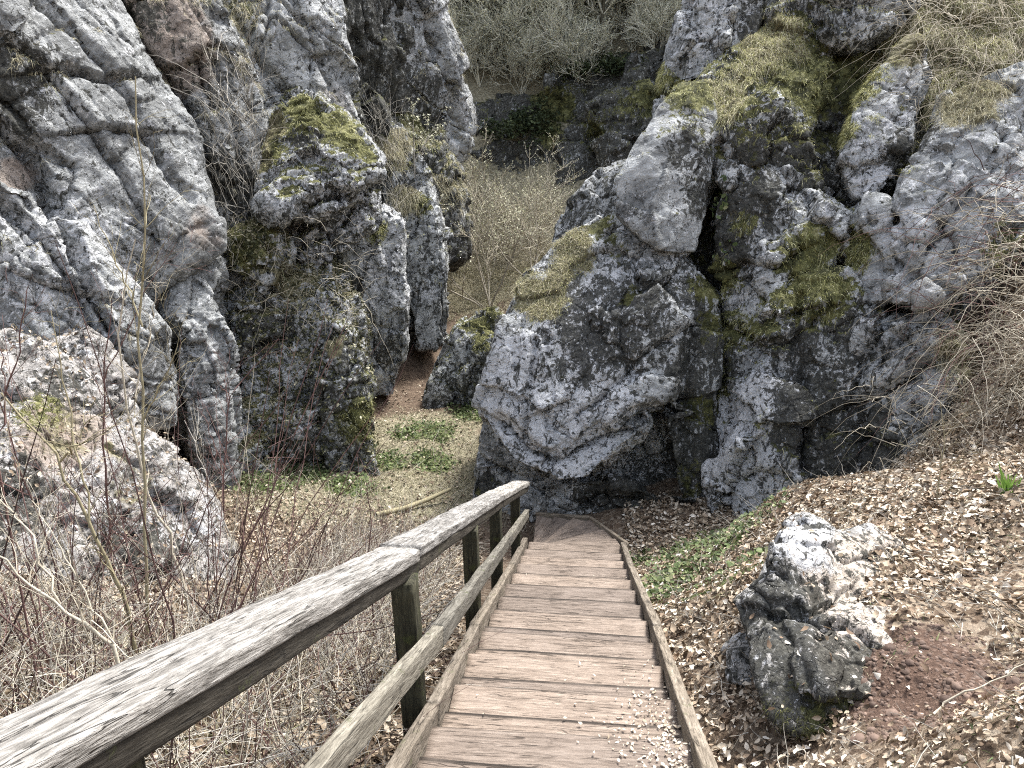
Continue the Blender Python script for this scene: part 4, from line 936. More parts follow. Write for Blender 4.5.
# leaf litter
P, xy = scatter(150000, (.5, 8), (1.4, 10.4), lambda p, la, s: (la > .62), power=1.5)
red = blob(P, RED); gz = blob(P, GRASSY[9:])
m = (RNG.uniform(size=len(P)) > red * .9) & (RNG.uniform(size=len(P)) > gz * .35) & (fbm(P * 1.7, 3, 61) > -.38)
P, xy = P[m], xy[m]
den = fbm(P * 2.3, 4, 62)
keep = RNG.uniform(size=len(P)) < np.clip(.82 + den * 2.2, .06, 1)
P, xy = P[keep], xy[keep]
big = RNG.uniform(size=len(P)) > .35
sz = np.where(big, RNG.uniform(.030, .078, len(P)) * RNG.uniform(.7, 1.15, len(P)), RNG.uniform(.008, .03, len(P)))
sz *= .62 + .48 * sstep(2.2, 5.5, P[:, 1])
P[:, 2] += RNG.uniform(.012, .06, len(P))
nn = gn(xy)
br = RNG.uniform(size=len(P)) < np.clip(.50 + fbm(P * 1.3, 3, 63) * 1.3, .10, .92)
stuff('leaf_litter', [leaves(P[br], nn[br], sz[br], .38, .7)], 'litter', 'pale fallen oak leaves covering the bank right of the steps', cat='leaf litter')
stuff('leaf_litter', [leaves(P[~br], nn[~br], sz[~br], .45, .7)], 'litter_dark', 'brown decaying leaves mixed into the bank right of the steps', cat='leaf litter')
P, xy = scatter(60000, (-6, -.4), (1.2, 10), lambda p, la, s: la < -.72, power=1.3)
m = blob(P, DRY) < RNG.uniform(size=len(P)) * 1.3
P, xy = P[m], xy[m]
sz = RNG.uniform(.025, .07, len(P))
P[:, 2] += RNG.uniform(.005, .05, len(P))
stuff('leaf_litter', [leaves(P, gn(xy), sz, .55, .5)], 'litter_dark', 'darker dead leaves lying under the stems left of the railing', cat='leaf litter')
# gully floor
P, xy = scatter(4500, (-6.5, 1.2), (8.5, 16.5), lambda p, la, s: (s > 9.6) | (la < -1))
m = (P[:, 2] < -4.2)
P = P[m]; xy = xy[m]
stuff('leaf_litter', [leaves(P + [0, 0, .02], gn(xy), RNG.uniform(.03, .08, len(P)), .5, .4)], 'litter_dark', 'scattered dead leaves on the floor of the grassy hollow', cat='leaf litter')
# dry grass
def grass(n, xr, yr, keep, L, mat, label, width=.006, droop=.5, tang=.6, power=1, name='dry_grass'):
    P, xy = scatter(n, xr, yr, keep, power=power)
    if len(P) < 10: return
    k = len(P)
    d = np.array([0, 0, .8]) + RNG.normal(size=(k, 3)) * tang
    ln = RNG.uniform(*L, k)
    return stuff(name, [blades(P - [0, 0, .01], d, ln, np.full(k, width) * RNG.uniform(.6, 1.5, k), droop, 3)], mat, label, cat='grass')
dz = lambda p, la, s: (blob(p, DRY) > RNG.uniform(size=len(p)) * .9) & (fbm(np.c_[p, np.zeros(len(p))] * 1.2, 3, 71) > -.2)
grass(34000, (-5.5, 2), (8.5, 15), dz, (.04, .16), 'straw', 'short straw coloured grass on the floor of the hollow', .008, .7, .7)
grass(150000, (-5.5, 2), (8.5, 15), dz, (.03, .11), 'turf', 'mossy short turf on the floor of the hollow', .009, .6, .7)
grass(26000, (.6, 7.5), (2, 9.6), lambda p, la, s: (la > .75) & (fbm(np.c_[p, np.zeros(len(p))] * 1.0, 3, 79) > .05), (.03, .12), 'green', 'sparse green blades coming up through the leaves on the right bank', .006, .5, .8, name='green_grass')
grass(90000, (-4, 6), (17.5, 27), lambda p, la, s: blob(p, DRY) > .2, (.1, .3), 'straw', 'bleached grass on the slope behind the gully boulder', .012, .7, .5)
gz2 = lambda p, la, s: blob(p, GRASSY) > RNG.uniform(size=len(p)) * 1.0 + .1
grass(60000, (-5, 5), (5.5, 15), gz2, (.03, .10), 'green', 'fresh green shoots in patches at the foot of the rocks', .009, .4, .6, name='green_grass')
P, xy = scatter(60000, (-5, 5), (5.5, 15), gz2)
P = P[:13000]; xy = xy[:13000]
P[:, 2] += RNG.uniform(.02, .10, len(P))
stuff('groundcover', [leaves(P, np.tile([0, 0, 1.0], (len(P), 1)), RNG.uniform(.02, .075, len(P)), .5, .3, aspect=.7)], 'green', 'low green leafy groundcover beside the steps and in the hollow', cat='ground cover')
grass(34000, (.7, 7.5), (1.8, 9.4), lambda p, la, s: (la > .8) & (fbm(np.c_[p, np.zeros(len(p))] * 1.5, 3, 73) > .08), (.08, .30), 'straw', 'dry grass stalks lying among the leaves on the right bank', .004, .9, .9)

# dry stems of weeds: long thin stalks
def stalks(P, d, L, r, nseg=5, wob=.12, droop=0.0, sides=3, rng=RNG):
    n = len(P); t = np.linspace(0, 1, nseg + 1)
    d = unit(d)
    pts = P[:, None] + d[:, None] * (L[:, None] * t)[..., None]
    w = rng.normal(size=(n, nseg + 1, 3)) * wob; w[:, 0] = 0; w = np.cumsum(w, 1) * (L[:, None, None] / nseg)
    pts = pts + w
    pts[..., 2] -= droop * L[:, None] * t[None] ** 2
    R = r[:, None] * (1 - .75 * t[None])
    return tubes(pts, R, sides)
def weeds(n, xr, yr, keep, L, r, mat, label, tang=.5, droop=.1, power=1.2, name='dry_weeds', lift=0):
    P, xy = scatter(n, xr, yr, keep, power=power)
    k = len(P)
    d = np.array([0, 0, .8]) + RNG.normal(size=(k, 3)) * tang
    P[:, 2] += RNG.uniform(0, lift, k) if lift else 0
    a = stalks(P, d, RNG.uniform(*L, k), RNG.uniform(*r, k), 5, .13, droop)
    return stuff(name, [a], mat, label, cat='weeds')
wz = lambda p, la, s: (la < -.85) & (p[:, 1] < 9.4) & (p[:, 0] > -4.6) & (fbm(np.c_[p, np.zeros(len(p))] * 1.1, 3, 74) > -.25)
wnear = lambda p, la, s: wz(p, la, s) & ~((p[:, 0] < -2.2) & (p[:, 1] > 4.2))
weeds(6500, (-5, -.7), (1.5, 9.4), wnear, (.25, .75), (.002, .004), 'twig_tan', 'tangle of pale dry weed stalks left of the railing', .55, .1)
weeds(2600, (-5, -.7), (1.5, 9.4), wnear, (.4, 1.0), (.0022, .0045), 'twig_red', 'dark reddish dead stems standing left of the railing', .4, .05)
weeds(7000, (-5, -.7), (1.5, 9.0), wnear, (.3, 1.0), (.0018, .0032), 'twig_grey', 'fallen grey straw lying criss cross left of the railing', 1.6, .15, lift=.25)
grass(26000, (-5, -.7), (1.5, 9.4), wnear, (.12, .4), 'straw', 'dry grass growing through the stems left of the railing', .005, .8, .7, 1.2)
weeds(900, (-6, 1), (9.3, 13.5), lambda p, la, s: (s > 9.5) | (la < -1), (.15, .6), (.003, .006), 'twig_tan', 'sparse dry stalks standing in the grassy hollow', .6, .2)

# brambles on the right slope
def bramble(n, pxr, pyr, dr, L, mat, label, seed):
    rg = np.random.default_rng(seed)
    P = np.array([W(rg.uniform(*pxr), rg.uniform(*pyr), rg.uniform(*dr)) for _ in range(n)])
    d = rg.normal(size=(n, 3)) * np.array([.8, .5, .5]) + np.array([-.25, -.25, .35])
    a = stalks(P, d, rg.uniform(*L, n), rg.uniform(.003, .006, n), 8, .16, .55, 3, rg)
    return stuff('brambles', [a], mat, label, cat='brambles')
bramble(330, (955, 1080), (200, 430), (7.8, 8.9), (.5, 1.7), 'twig_tan', 'pale tangled bramble stems at the right edge above the leafy bank', 3)
bramble(190, (930, 1080), (170, 400), (8.0, 9.0), (.5, 1.5), 'twig_red', 'reddish bramble stems hanging over the rock lobe at the right edge', 4)
bramble(260, (985, 1080), (300, 420), (7.4, 8.2), (.4, 1.2), 'twig_tan', 'dense dry stems along the top of the leafy bank at the right edge', 9)
bramble(90, (870, 1000), (380, 470), (7.6, 8.4), (.4, 1.1), 'twig_tan', 'thin dry stalks leaning out below the right buttress', 5)
bramble(500, (900, 1080), (-30, 120), (10.6, 12.3), (.4, 1.3), 'twig_tan', 'bleached grass and stems hanging over the top right slope', 6)

# clods and small stones in the bare soil and along the bank
def pebbles(P, size, rng):
    n = len(P); th = np.array([0, 1, 2, 3, 4, 5]) * math.pi / 3
    ring = np.stack([np.cos(th), np.sin(th), 0 * th], 1)
    base = np.concatenate([[[0, 0, .6]], ring * .75 + [0, 0, .3], ring * np.array([1, 1, 1]) + [0, 0, -.2]])
    V = P[:, None] + size[:, None, None] * base[None] * rng.uniform(.6, 1.3, (n, 13, 3)) * rng.uniform(.7, 1.2, (n, 1, 3))
    q = []
    for k in range(6): q.append((0, 1 + k, 1 + (k + 1) % 6, 0)); q.append((1 + k, 7 + k, 7 + (k + 1) % 6, 1 + (k + 1) % 6))
    tri = np.array([(a, b, c) for a, b, c, d in q if d == 0 and a == 0]); qd = np.array([t for t in q if t[0] != 0])
    o = (np.arange(n) * 13)[:, None, None]
    return V.reshape(-1, 3), (o + qd[None]).reshape(-1, 4), (o + tri[None]).reshape(-1, 3)
P, xy = scatter(9000, (1.2, 3.2), (2.0, 4.4), lambda p, la, s: blob(p, RED) > .15)
P = P[:2600]; V_, Q_, T_ = pebbles(P, RNG.uniform(.004, .016, len(P)) * (1 + 1.5 * (RNG.uniform(size=len(P)) > .96)), RNG)
c_ = P.mean(0); tag(link('soil_clods', mesh_np('soil_clods', V_ - c_, Q_, tris=T_), M['clod'], loc=c_), 'crumbly reddish clods on the bare soil right of the big boulder', 'soil', kind='stuff')
# a single young green plant in the leaves
pp = W(994, 556, 5.0); pp[2] = ground_z(pp[0:1], pp[1:2])[0]
rg = np.random.default_rng(71); k = 26
bp = np.tile(pp, (k, 1)) + rg.normal(size=(k, 3)) * np.array([.03, .03, 0])
Vb, Qb = blades(bp, np.array([0, 0, 1.0]) + rg.normal(size=(k, 3)) * .28, rg.uniform(.12, .26, k), np.full(k, .026), .12, 4, rg)
tag(link('green_plant', mesh_np('green_plant', Vb - pp, Qb), M['fresh'], loc=pp), 'small bright green plant with upright leaves in the litter at the right edge', 'plant')
# twigs lying on the right bank
P, xy = scatter(3600, (.7, 7), (1.6, 9), lambda p, la, s: (la > .8) & (blob(p, RED) < .3))
P[:, 2] += .04
stuff('twigs', [stalks(P, RNG.normal(size=(len(P), 3)) * np.array([1, 1, .15]), RNG.uniform(.08, .4, len(P)), RNG.uniform(.0015, .004, len(P)), 5, .12)], 'twig_grey', 'small dry twigs lying in the leaves on the right bank', cat='twigs')

# bits on the treads
pts = []
rg = np.random.default_rng(55)
for _ in range(900):
    if rg.uniform() < .90:
        s_ = 3.05 + abs(rg.normal()) * .28 * rg.choice([-1, 1.2]); la = .53 - abs(rg.normal()) * .17
        if rg.uniform() < .25: s_ = 2.55 + rg.normal() * .2
    else:
        s_ = rg.uniform(2.3, 8.8); la = rg.choice([-.62, .5]) + rg.normal() * .10 if rg.uniform() < .8 else rg.uniform(-.6, .5)
    if abs(la + .06) > .585: continue
    z = on_tread(s_, la)
    if z is None: continue
    p = ST(s_, la); pts.append((p[0], p[1], z + .006 + rg.uniform(0, .012)))
pts = np.array(pts)
stuff('leaf_litter', [leaves(pts, np.tile([0, 0, 1.0], (len(pts), 1)), rg.uniform(.007, .026, len(pts)) , .35, .6)], 'chips', 'crumbled pale leaf bits lying on the right side of the treads', cat='leaf litter')

# long shoots of the thicket on the left
rg = np.random.default_rng(58)
def shoots(n, mat, label, seed, r, xr=(-4.3, -1.45), yr=(2.6, 7.0), ls=1.0):
    rg = np.random.default_rng(seed)
    xy = np.stack([rg.uniform(*xr, n), rg.uniform(*yr, n)], 1)
    xy = xy[(xy[:, 0] > -1.25 - .42 * xy[:, 1]) & ~((xy[:, 1] > 5.2) & (xy[:, 0] > -1.9))]
    P = gnd(xy); k = len(P)
    d = rg.normal(size=(k, 3)) * np.array([.4, .35, .2]) + np.array([-.05, 0, 1.0])
    main = stalks(P, d, rg.uniform(.7, 2.3, k) * ls, rg.uniform(*r, k), 9, .07, .05, 4, rg)
    L = []
    for q in range(k):
        h = rg.uniform(.3, 1.2); p = P[q] + unit(d[q]) * h
        for _ in range(5): L.append((p + unit(d[q]) * rg.uniform(-.2, .3), d[q] * .5 + rg.normal(size=3) * .6, rg.uniform(.15, .6)))
    side = stalks(np.array([a for a, _, _ in L]), np.array([b for _, b, _ in L]), np.array([c for _, _, c in L]), rg.uniform(.0014, .0024, len(L)), 6, .1, .0, 3, rg)
    stuff('thicket', [main, side], mat, label, cat='thicket')
shoots(120, 'twig_red', 'thin reddish leafless shoots rising in front of the sunlit slab', 58, (.003, .0065))
shoots(70, 'twig_tan', 'thin pale leafless shoots rising in front of the sunlit slab', 59, (.003, .0055))

shoots(60, 'twig_red', 'taller dark red shoots crossing in front of the layered cliff at the left edge', 60, (.004, .0065), (-3.2, -1.6), (2.6, 4.4), 1.15)
# fallen log
lp = np.array([W(376, 519, 9.7), W(405, 508, 10.1), W(430, 499, 10.5), W(450, 490, 10.8)])
lp[:, 2] = ground_z(lp[:, 0], lp[:, 1]) + np.array([.03, .06, .12, .18])
a = tubes(lp[None], np.array([[.036, .038, .034, .028]]), 9)
V, Q = a; c = V.mean(0)
tag(link('fallen_log', mesh_np('fallen_log', V - c, Q), M['twig_olive'], loc=c), 'bare weathered log lying across the floor of the hollow', 'log')

# ---- shrubs and trees
def grow(rng, start, d, L, r, level, maxl, out, nb=(4, 7), wob=.16, upb=.05, ang=(.45, .9), shrink=(.45, .7), t0=.25, rmin=.0012):
    S = 7
    pts = [start]; dd = d
    for k in range(S - 1):
        dd = dd + rng.normal(size=3) * wob; dd[2] += upb; dd = dd / np.linalg.norm(dd)
        pts.append(pts[-1] + dd * L / (S - 1))
    pts = np.array(pts); rad = np.maximum(r * (1 - .72 * np.linspace(0, 1, S)), rmin * .6)
    out[min(level, 2)].append((pts, rad))
    if level >= maxl: return
    for _ in range(rng.integers(*nb)):
        t = rng.uniform(t0, .97); i = min(int(t * (S - 1)), S - 2); f = t * (S - 1) - i
        p = pts[i] * (1 - f) + pts[i + 1] * f
        ax = unit(pts[i + 1] - pts[i]); pr = unit(np.cross(ax, rng.normal(size=3)))
        a = rng.uniform(*ang)
        grow(rng, p, ax * math.cos(a) + pr * math.sin(a), L * rng.uniform(*shrink) * (1.15 - .6 * t), max(rad[i] * rng.uniform(.45, .65), rmin), level + 1, maxl, out, nb, wob, upb, ang, shrink, .15, rmin)

def plant_mesh(lists, sides=3):
    P = np.array([a for a, _ in lists]); R = np.array([b for _, b in lists])
    return tubes(P, R, sides)

def buds(out, rng, rmin):
    tw = out[2] if out[2] else out[1]
    P = np.concatenate([a[2:] for a, _ in tw])
    P = P + rng.normal(size=P.shape) * .03
    k = min(len(P), 5200); P = P[rng.choice(len(P), k, False)]
    sz = rng.uniform(.03, .075, k) if rmin > .01 else rng.uniform(.028, .06, k)
    return mesh_np('buds', *leaves(P, rng.normal(size=(k, 3)), sz, .8, .4, rng, .6))
def bush_proto(seed, h, stems, maxl, r, nb=(5, 8), spread=.45, **kw):
    rng = np.random.default_rng(seed); out = [[], [], []]
    for _ in range(stems):
        d = unit(np.array([rng.normal() * spread, rng.normal() * spread, 1.0]))
        grow(rng, np.array([rng.normal() * .08 * h * .3, rng.normal() * .08 * h * .3, -.1]), d, h * rng.uniform(.6, 1.0), r * rng.uniform(.6, 1), 0, maxl, out, nb, **kw)
    return mesh_np('stems', *plant_mesh(out[0], 5)), mesh_np('twigs', *plant_mesh(out[1] + out[2], 3)), buds(out, rng, kw.get('rmin', 0))
def tree_proto(seed, h, r, maxl=3, nb=(7, 11), **kw):
    rng = np.random.default_rng(seed); out = [[], [], []]
    grow(rng, np.array([0, 0, -.2]), np.array([rng.normal() * .06, rng.normal() * .06, 1.0]), h, r, 0, maxl, out, nb, .05, .03, t0=.18, **kw)
    return mesh_np('trunk', *plant_mesh(out[0], 6)), mesh_np('crown', *plant_mesh(out[1] + out[2], 3)), buds(out, rng, kw.get('rmin', 0))
def plant(name, protos, loc, label, cat, mats, group=None, rz=0, sc=1.0, names=('trunk', 'crown', 'buds')):
    r = bpy.data.objects.new(name, None); COL.objects.link(r); r.location = Vector([float(c) for c in loc]); r.rotation_euler = (0, 0, rz); r.scale = (sc, sc, sc)
    tag(r, label, cat, group)
    for nm, me, mt in zip(names, protos, mats):
        if not me.materials: me.materials.append(M[mt])
        o = bpy.data.objects.new(nm, me); COL.objects.link(o); o.parent = r
        if nm == 'buds': o['kind'] = 'stuff'
    return r

# bushes in the side gully
BP = [bush_proto(200 + i, 3.2, 6, 2, .032, (6, 10), .45, wob=.17, rmin=.008) for i in range(3)]
spots_b = [(490, 300, 20.2, 1.0, 0, 'large tan bush with fine upright twigs in the middle of the side gully'),
           (528, 270, 21.0, .85, 1, 'pale bush against the dark far cliff, just left of the low rock ridge'),
           (455, 262, 22.3, .8, 2, 'grey twiggy bush behind the top of the tall mossy pillar'),
           (512, 262, 23.0, 1.05, 2, 'tall tan bush in front of the shadowy far cliff'),
           (472, 240, 24.0, .9, 0, 'faint grey bush high up the side gully under the wooded slope'),
           (545, 250, 22.5, .7, 1, 'small pale bush at the right edge of the side gully')]
for (px, py, d, sc, k, lab) in spots_b:
    p = W(px, py, d); p[2] = ground_z(p[0:1], p[1:2])[0]
    plant('bare_bush', BP[k], p, lab, 'bush', ('twig_tan', 'twig_tan', 'bud'), 'bare bushes in the side gully', RNG.uniform(0, 6), sc * 1.08, ('stems', 'twigs', 'buds'))
TP = [tree_proto(300 + i, 5.0, .045, 2, (10, 16), ang=(.5, 1.1), shrink=(.25, .42)) for i in range(1)]
p = W(398, 290, 18.0); p[2] = ground_z(p[0:1], p[1:2])[0]; p[0] += .35
plant('young_tree', TP[0], p, 'slender pale leafless tree rising beside the tall mossy pillar', 'tree', ('twig_grey', 'twig_grey', 'bud'), rz=1.0, sc=1.0)
# trees on the wooded slope
FT = [tree_proto(320 + i, 9.0, .09, 2, (18, 28), ang=(.35, .9), shrink=(.28, .5), rmin=.013) for i in range(4)]
FB = [bush_proto(340 + i, 3.6, 8, 2, .035, (9, 14), .42, wob=.14, rmin=.012) for i in range(3)]
rg = np.random.default_rng(91)
far_lab = ['tall bare tree on the wooded slope at the back', 'slim bare tree with grey crown on the back slope', 'leafless tree with wide crown on the back slope', 'leafless pole like tree on the back slope']
n = 0
for k in range(84):
    d = 29.0 + 26 * rg.uniform() ** 1.5; px = rg.uniform(405, 720)
    x = (px - 512) / F_PX * d * 1.0
    z = ground_z([x], [d])[0]; t = int(rg.integers(0, 4))
    plant('bare_tree', FT[t], (x, d, z), far_lab[t], 'tree', ('tree_dark', 'tree_far', 'bud'), 'bare trees on the wooded slope', rg.uniform(0, 6.28), rg.uniform(.5, .95))
blab = ['tan thicket bush on the wooded back slope', 'grey thicket bush on the wooded back slope', 'sprawling bare bush on the wooded back slope']
for k in range(34):
    d = 29.5 + 20 * rg.uniform() ** 1.6; px = rg.uniform(405, 720)
    x = (px - 512) / F_PX * d
    z = ground_z([x], [d])[0]; t = int(rg.integers(0, 3))
    plant('thicket_bush', FB[t], (x, d, z), blab[t], 'bush', ('tree_far', 'tree_far', 'bud'), 'thicket bushes on the wooded slope', rg.uniform(0, 6.28), rg.uniform(.7, 1.25), ('stems', 'twigs', 'buds'))

for k in range(30):
    d = rg.uniform(28.4, 31.0); px = rg.uniform(450, 720)
    x = (px - 512) / F_PX * d
    z = ground_z([x], [d])[0]; t = int(rg.integers(0, 3))
    plant('thicket_bush', FB[t], (x, d, z), blab[t], 'bush', ('tree_far', 'tree_far', 'bud'), 'thicket bushes on the wooded slope', rg.uniform(0, 6.28), rg.uniform(.5, .85), ('stems', 'twigs', 'buds'))

for k in range(14):
    d = rg.uniform(28.6, 30.6); px = 462 + k * 6.5
    x = (px - 512) / F_PX * d
    z = ground_z([x], [d])[0]; t = int(rg.integers(0, 3))
    plant('thicket_bush', FB[t], (x, d, z), blab[t], 'bush', ('tree_far', 'tree_far', 'bud'), 'thicket bushes on the wooded slope', rg.uniform(0, 6.28), rg.uniform(.5, .9), ('stems', 'twigs', 'buds'))

# evergreens at the edge of the far cliff
def evergreen(px, py, d, w_, h_, label, seed, n=3500):
    rg = np.random.default_rng(seed)
    base = W(px, py, d)
    c = rg.normal(size=(26, 3)) * np.array([w_ * .33, w_ * .3, h_ * .28]) + np.array([0, 0, h_ * .5])
    i = rg.integers(0, 26, n)
    P = c[i] + rg.normal(size=(n, 3)) * np.array([.2, .2, .13])
    Vl, Ql = leaves(P, np.tile([0, 0, 1.0], (n, 1)), rg.uniform(.08, .2, n), .7, .3, rg, .35)
    r = bpy.data.objects.new('evergreen_shrub', None); COL.objects.link(r); r.location = Vector([float(q) for q in base]); tag(r, label, 'shrub')
    stem = np.array([[[0, 0, -.6], [0.05, 0, h_ * .3], [0, .05, h_ * .7]]] + [[[0, 0, 0], c[q] * .5 + [0, 0, -.1], c[q]] for q in range(14)], float)
    Vs, Qs = tubes(stem, np.tile([.05, .035, .012], (len(stem), 1)), 5)
    link('branches', mesh_np('branches', Vs, Qs), M['tree_dark'], r); link('foliage', mesh_np('foliage', Vl, Ql), M['needle'], r)
evergreen(598, 80, 28.6, 1.7, .7, 'dark evergreen shrub spreading along the top of the far cliff', 11)
evergreen(520, 140, 27.0, 1.6, 1.0, 'small dark evergreen in the shade left of the far cliff', 12, 2200)

# individual saplings in the left foreground
def sapling(label, chains, mat, r0, twigs=6, seed=0, tl=(.12, .4)):
    rg = np.random.default_rng(seed); Ps, Rs = [], []
    tw = []
    for ci, ch in enumerate(chains):
        pts = np.array([W(*c) for c in ch])
        # resample with a little wander
        t = np.linspace(0, len(pts) - 1, 14); i = np.minimum(t.astype(int), len(pts) - 2); f = (t - i)[:, None]
        q = pts[i] * (1 - f) + pts[i + 1] * f + rg.normal(size=(14, 3)) * .008
        ra = r0 * .78 * (1 if ci == 0 else .5)
        rad = ra * (1 - .7 * np.linspace(0, 1, 14))
        Ps.append(q); Rs.append(rad)
        for _ in range(int(twigs * 1.6)):
            j = rg.integers(3, 13); ax = unit(q[j] - q[j - 1]); pr = unit(np.cross(ax, rg.normal(size=3)))
            out = [[], [], []]
            grow(rg, q[j], ax * .8 + pr * .7, rg.uniform(*tl), rad[j] * .55, 1, 2, out, (1, 4), .15, .04)
            tw += out[1] + out[2]
    base = Ps[0][0].copy()
    gz = ground_z(base[0:1], base[1:2])[0]
    Ps[0][0] = [base[0], base[1], min(base[2], gz - .05)]
    loc = Ps[0][0].copy()
    r = bpy.data.objects.new('sapling', None); COL.objects.link(r); r.location = Vector([float(c) for c in loc]); tag(r, label, 'sapling')
    V, Q = tubes(np.array(Ps) - loc, np.array(Rs), 6); link('stem', mesh_np('stem', V, Q), M[mat], r)
    if tw:
        V, Q = plant_mesh(tw); link('crown', mesh_np('crown', V - loc, Q), M[mat], r)
sapling('tall straight pale olive sapling standing in front of the layered cliff', [[(150, 690, 3.6), (146, 560, 3.75), (143, 420, 3.9), (143, 240, 4.0), (136, 75, 4.1)], [(143, 420, 3.9), (165, 375, 3.85), (184, 340, 3.8)], [(143, 330, 3.95), (120, 270, 4), (94, 205, 4)]], 'twig_olive', .013, 7, 1)
sapling('thick pale sapling leaning left across the sunlit slab', [[(138, 650, 3.3), (122, 590, 3.3), (92, 530, 3.3), (60, 460, 3.3), (2, 396, 3.3)], [(60, 460, 3.3), (80, 440, 3.2), (96, 400, 3.2)], [(92, 530, 3.3), (70, 420, 3.4), (52, 310, 3.4)]], 'twig_olive', .015, 6, 2)
sapling('curved pale sapling bending over the right end of the slab', [[(188, 590, 4.2), (170, 540, 4.2), (146, 490, 4.2), (128, 420, 4.2), (118, 320, 4.2), (138, 240, 4.2)], [(128, 420, 4.2), (150, 340, 4.2), (157, 280, 4.1)]], 'twig_tan', .013, 7, 3)
sapling('low forked branch curving out of the leaves at the lower left corner', [[(130, 690, 2.6), (112, 645, 2.6), (60, 605, 2.6), (20, 575, 2.6), (-20, 540, 2.6)], [(112, 645, 2.6), (70, 560, 2.6), (30, 500, 2.6)], [(60, 605, 2.6), (20, 520, 2.7), (-20, 480, 2.7)]], 'twig_tan', .012, 6, 4)
sapling('dark thin whip with a pale bud rising at the left edge', [[(-10, 470, 2.8), (6, 400, 2.8), (20, 340, 2.8), (34, 276, 2.8)], [(6, 400, 2.8), (-5, 330, 2.8), (-20, 250, 2.8)]], 'twig_red', .006, 4, 5, (.1, .25))
sapling('reddish forked shoot in front of the dark ivy crag', [[(222, 560, 6.6), (223, 498, 6.7), (227, 402, 6.8), (250, 372, 6.8), (279, 340, 6.8)], [(227, 402, 6.8), (224, 380, 6.8), (230, 350, 6.8)], [(223, 470, 6.7), (205, 420, 6.7), (200, 392, 6.7)]], 'twig_red', .013, 6, 6, (.2, .6))
sapling('dark reddish stem slanting up from the slab behind the pale saplings', [[(112, 560, 5), (106, 480, 5), (104, 380, 5), (112, 300, 5)], [(104, 380, 5), (140, 300, 5), (175, 245, 5)]], 'twig_red', .012, 7, 7, (.2, .5))
sapling('slender twig leaning right from the foot of the rock fin', [[(262, 600, 6), (240, 560, 6), (205, 470, 6.1), (185, 420, 6.2)], [(205, 470, 6.1), (180, 465, 6.1), (150, 480, 6.1)]], 'twig_grey', .011, 7, 8, (.2, .5))
sapling('thin upright dead stem beside the second railing post', [[(372, 600, 5), (368, 560, 5), (372, 520, 5), (366, 480, 5)]], 'twig_red', .009, 5, 9, (.15, .3))
sapling('dry whip standing in the leaf litter right of the near boulder', [[(940, 560, 5.2), (938, 500, 5.3), (944, 440, 5.4), (940, 400, 5.5)], [(938, 500, 5.3), (955, 470, 5.3), (975, 430, 5.3)]], 'twig_olive', .008, 4, 10, (.15, .4))
sapling('long fallen twig lying over the bare red soil', [[(920, 722, 2.6), (950, 700, 2.62), (990, 682, 2.62), (1040, 655, 2.66)]], 'twig_tan', .008, 0, 12, (.1, .2))

# ---- moss, grass and ivy growing on the rocks
tufts(r_hump, 'moss', .45, 11000, 'strawmoss', 'moss', 'pale shaggy moss', (.05, .14), .007, .5, .9)
tufts(r_hump, 'soil', .35, 8000, 'straw', 'dry_grass', 'bleached overhanging grass', (.08, .22), .006, .5, 1.1)
tufts(r_main, 'soil', .45, 7000, 'straw', 'dry_grass', 'bleached grass along the slanting edge', (.05, .14), .006, .6, .7)
tufts(r_main, 'moss', .55, 4000, 'darkmoss', 'moss', 'dark moss', (.02, .06), .007, .3, .8)
tufts(r_block, 'moss', .5, 2500, 'strawmoss', 'moss', 'straw coloured moss on its top', (.04, .10), .006, .5, .9)
tufts(r_col, 'moss', .5, 10000, 'strawmoss', 'moss', 'yellow green moss', (.03, .10), .007, .3, .9)
tufts(r_leaf, 'moss', .5, 4500, 'strawmoss', 'moss', 'yellow moss along its left edge', (.04, .11), .007, .4, .9)
tufts(r_lobe, 'moss', .5, 3500, 'strawmoss', 'moss', 'olive moss', (.03, .09), .007, .3, .9)
tufts(r_lobe, 'soil', .4, 2500, 'straw', 'dry_grass', 'dry grass', (.08, .25), .006, .5, 1.1)
tufts(r_back, 'moss', .55, 14000, 'darkmoss', 'moss', 'dark hanging moss', (.03, .10), .008, .2, .9)
tufts(r_back, 'soil', .45, 16000, 'straw', 'dry_grass', 'dry grass hanging down the slope', (.10, .32), .007, .5, 1.1)
tufts(r_hump, 'soil', .3, 7000, 'strawmoss', 'moss', 'greenish grass tufts', (.06, .18), .007, .5, 1.0)
tufts(r_back, 'soil', .4, 14000, 'strawmoss', 'moss', 'greenish grass tufts', (.08, .24), .008, .5, 1.0)
tufts(r_main, 'soil', .4, 4000, 'strawmoss', 'moss', 'yellow moss along the slanting edge', (.03, .09), .007, .5, .8)
tufts(r_cap, 'moss', .4, 3000, 'strawmoss', 'moss', 'shaggy moss', (.05, .12), .007, .4, .9)
tufts(r_spire, 'moss', .5, 3500, 'strawmoss', 'moss', 'bright moss on its left side', (.04, .1), .008, .3, .9)
tufts(r_low, 'soil', .4, 3000, 'straw', 'dry_grass', 'dry grass', (.08, .25), .006, .5, 1.1)
tufts(r_low, 'moss', .5, 2500, 'strawmoss', 'moss', 'moss', (.03, .08), .006, .3, .9)
tufts(l_head, 'moss', .5, 7000, 'strawmoss', 'moss', 'yellow moss along the arched top', (.04, .12), .007, .4, .9)
tufts(l_ramp, 'soil', .2, 16000, 'straw', 'dry_grass', 'bleached grass', (.08, .25), .010, .5, 1.0)
tufts(l_ramp, 'moss', .5, 9000, 'strawmoss', 'moss', 'olive moss', (.05, .14), .010, .4, 1.0)
tufts(l_col, 'moss', .5, 2500, 'strawmoss', 'moss', 'moss', (.03, .09), .008, .3, .9)
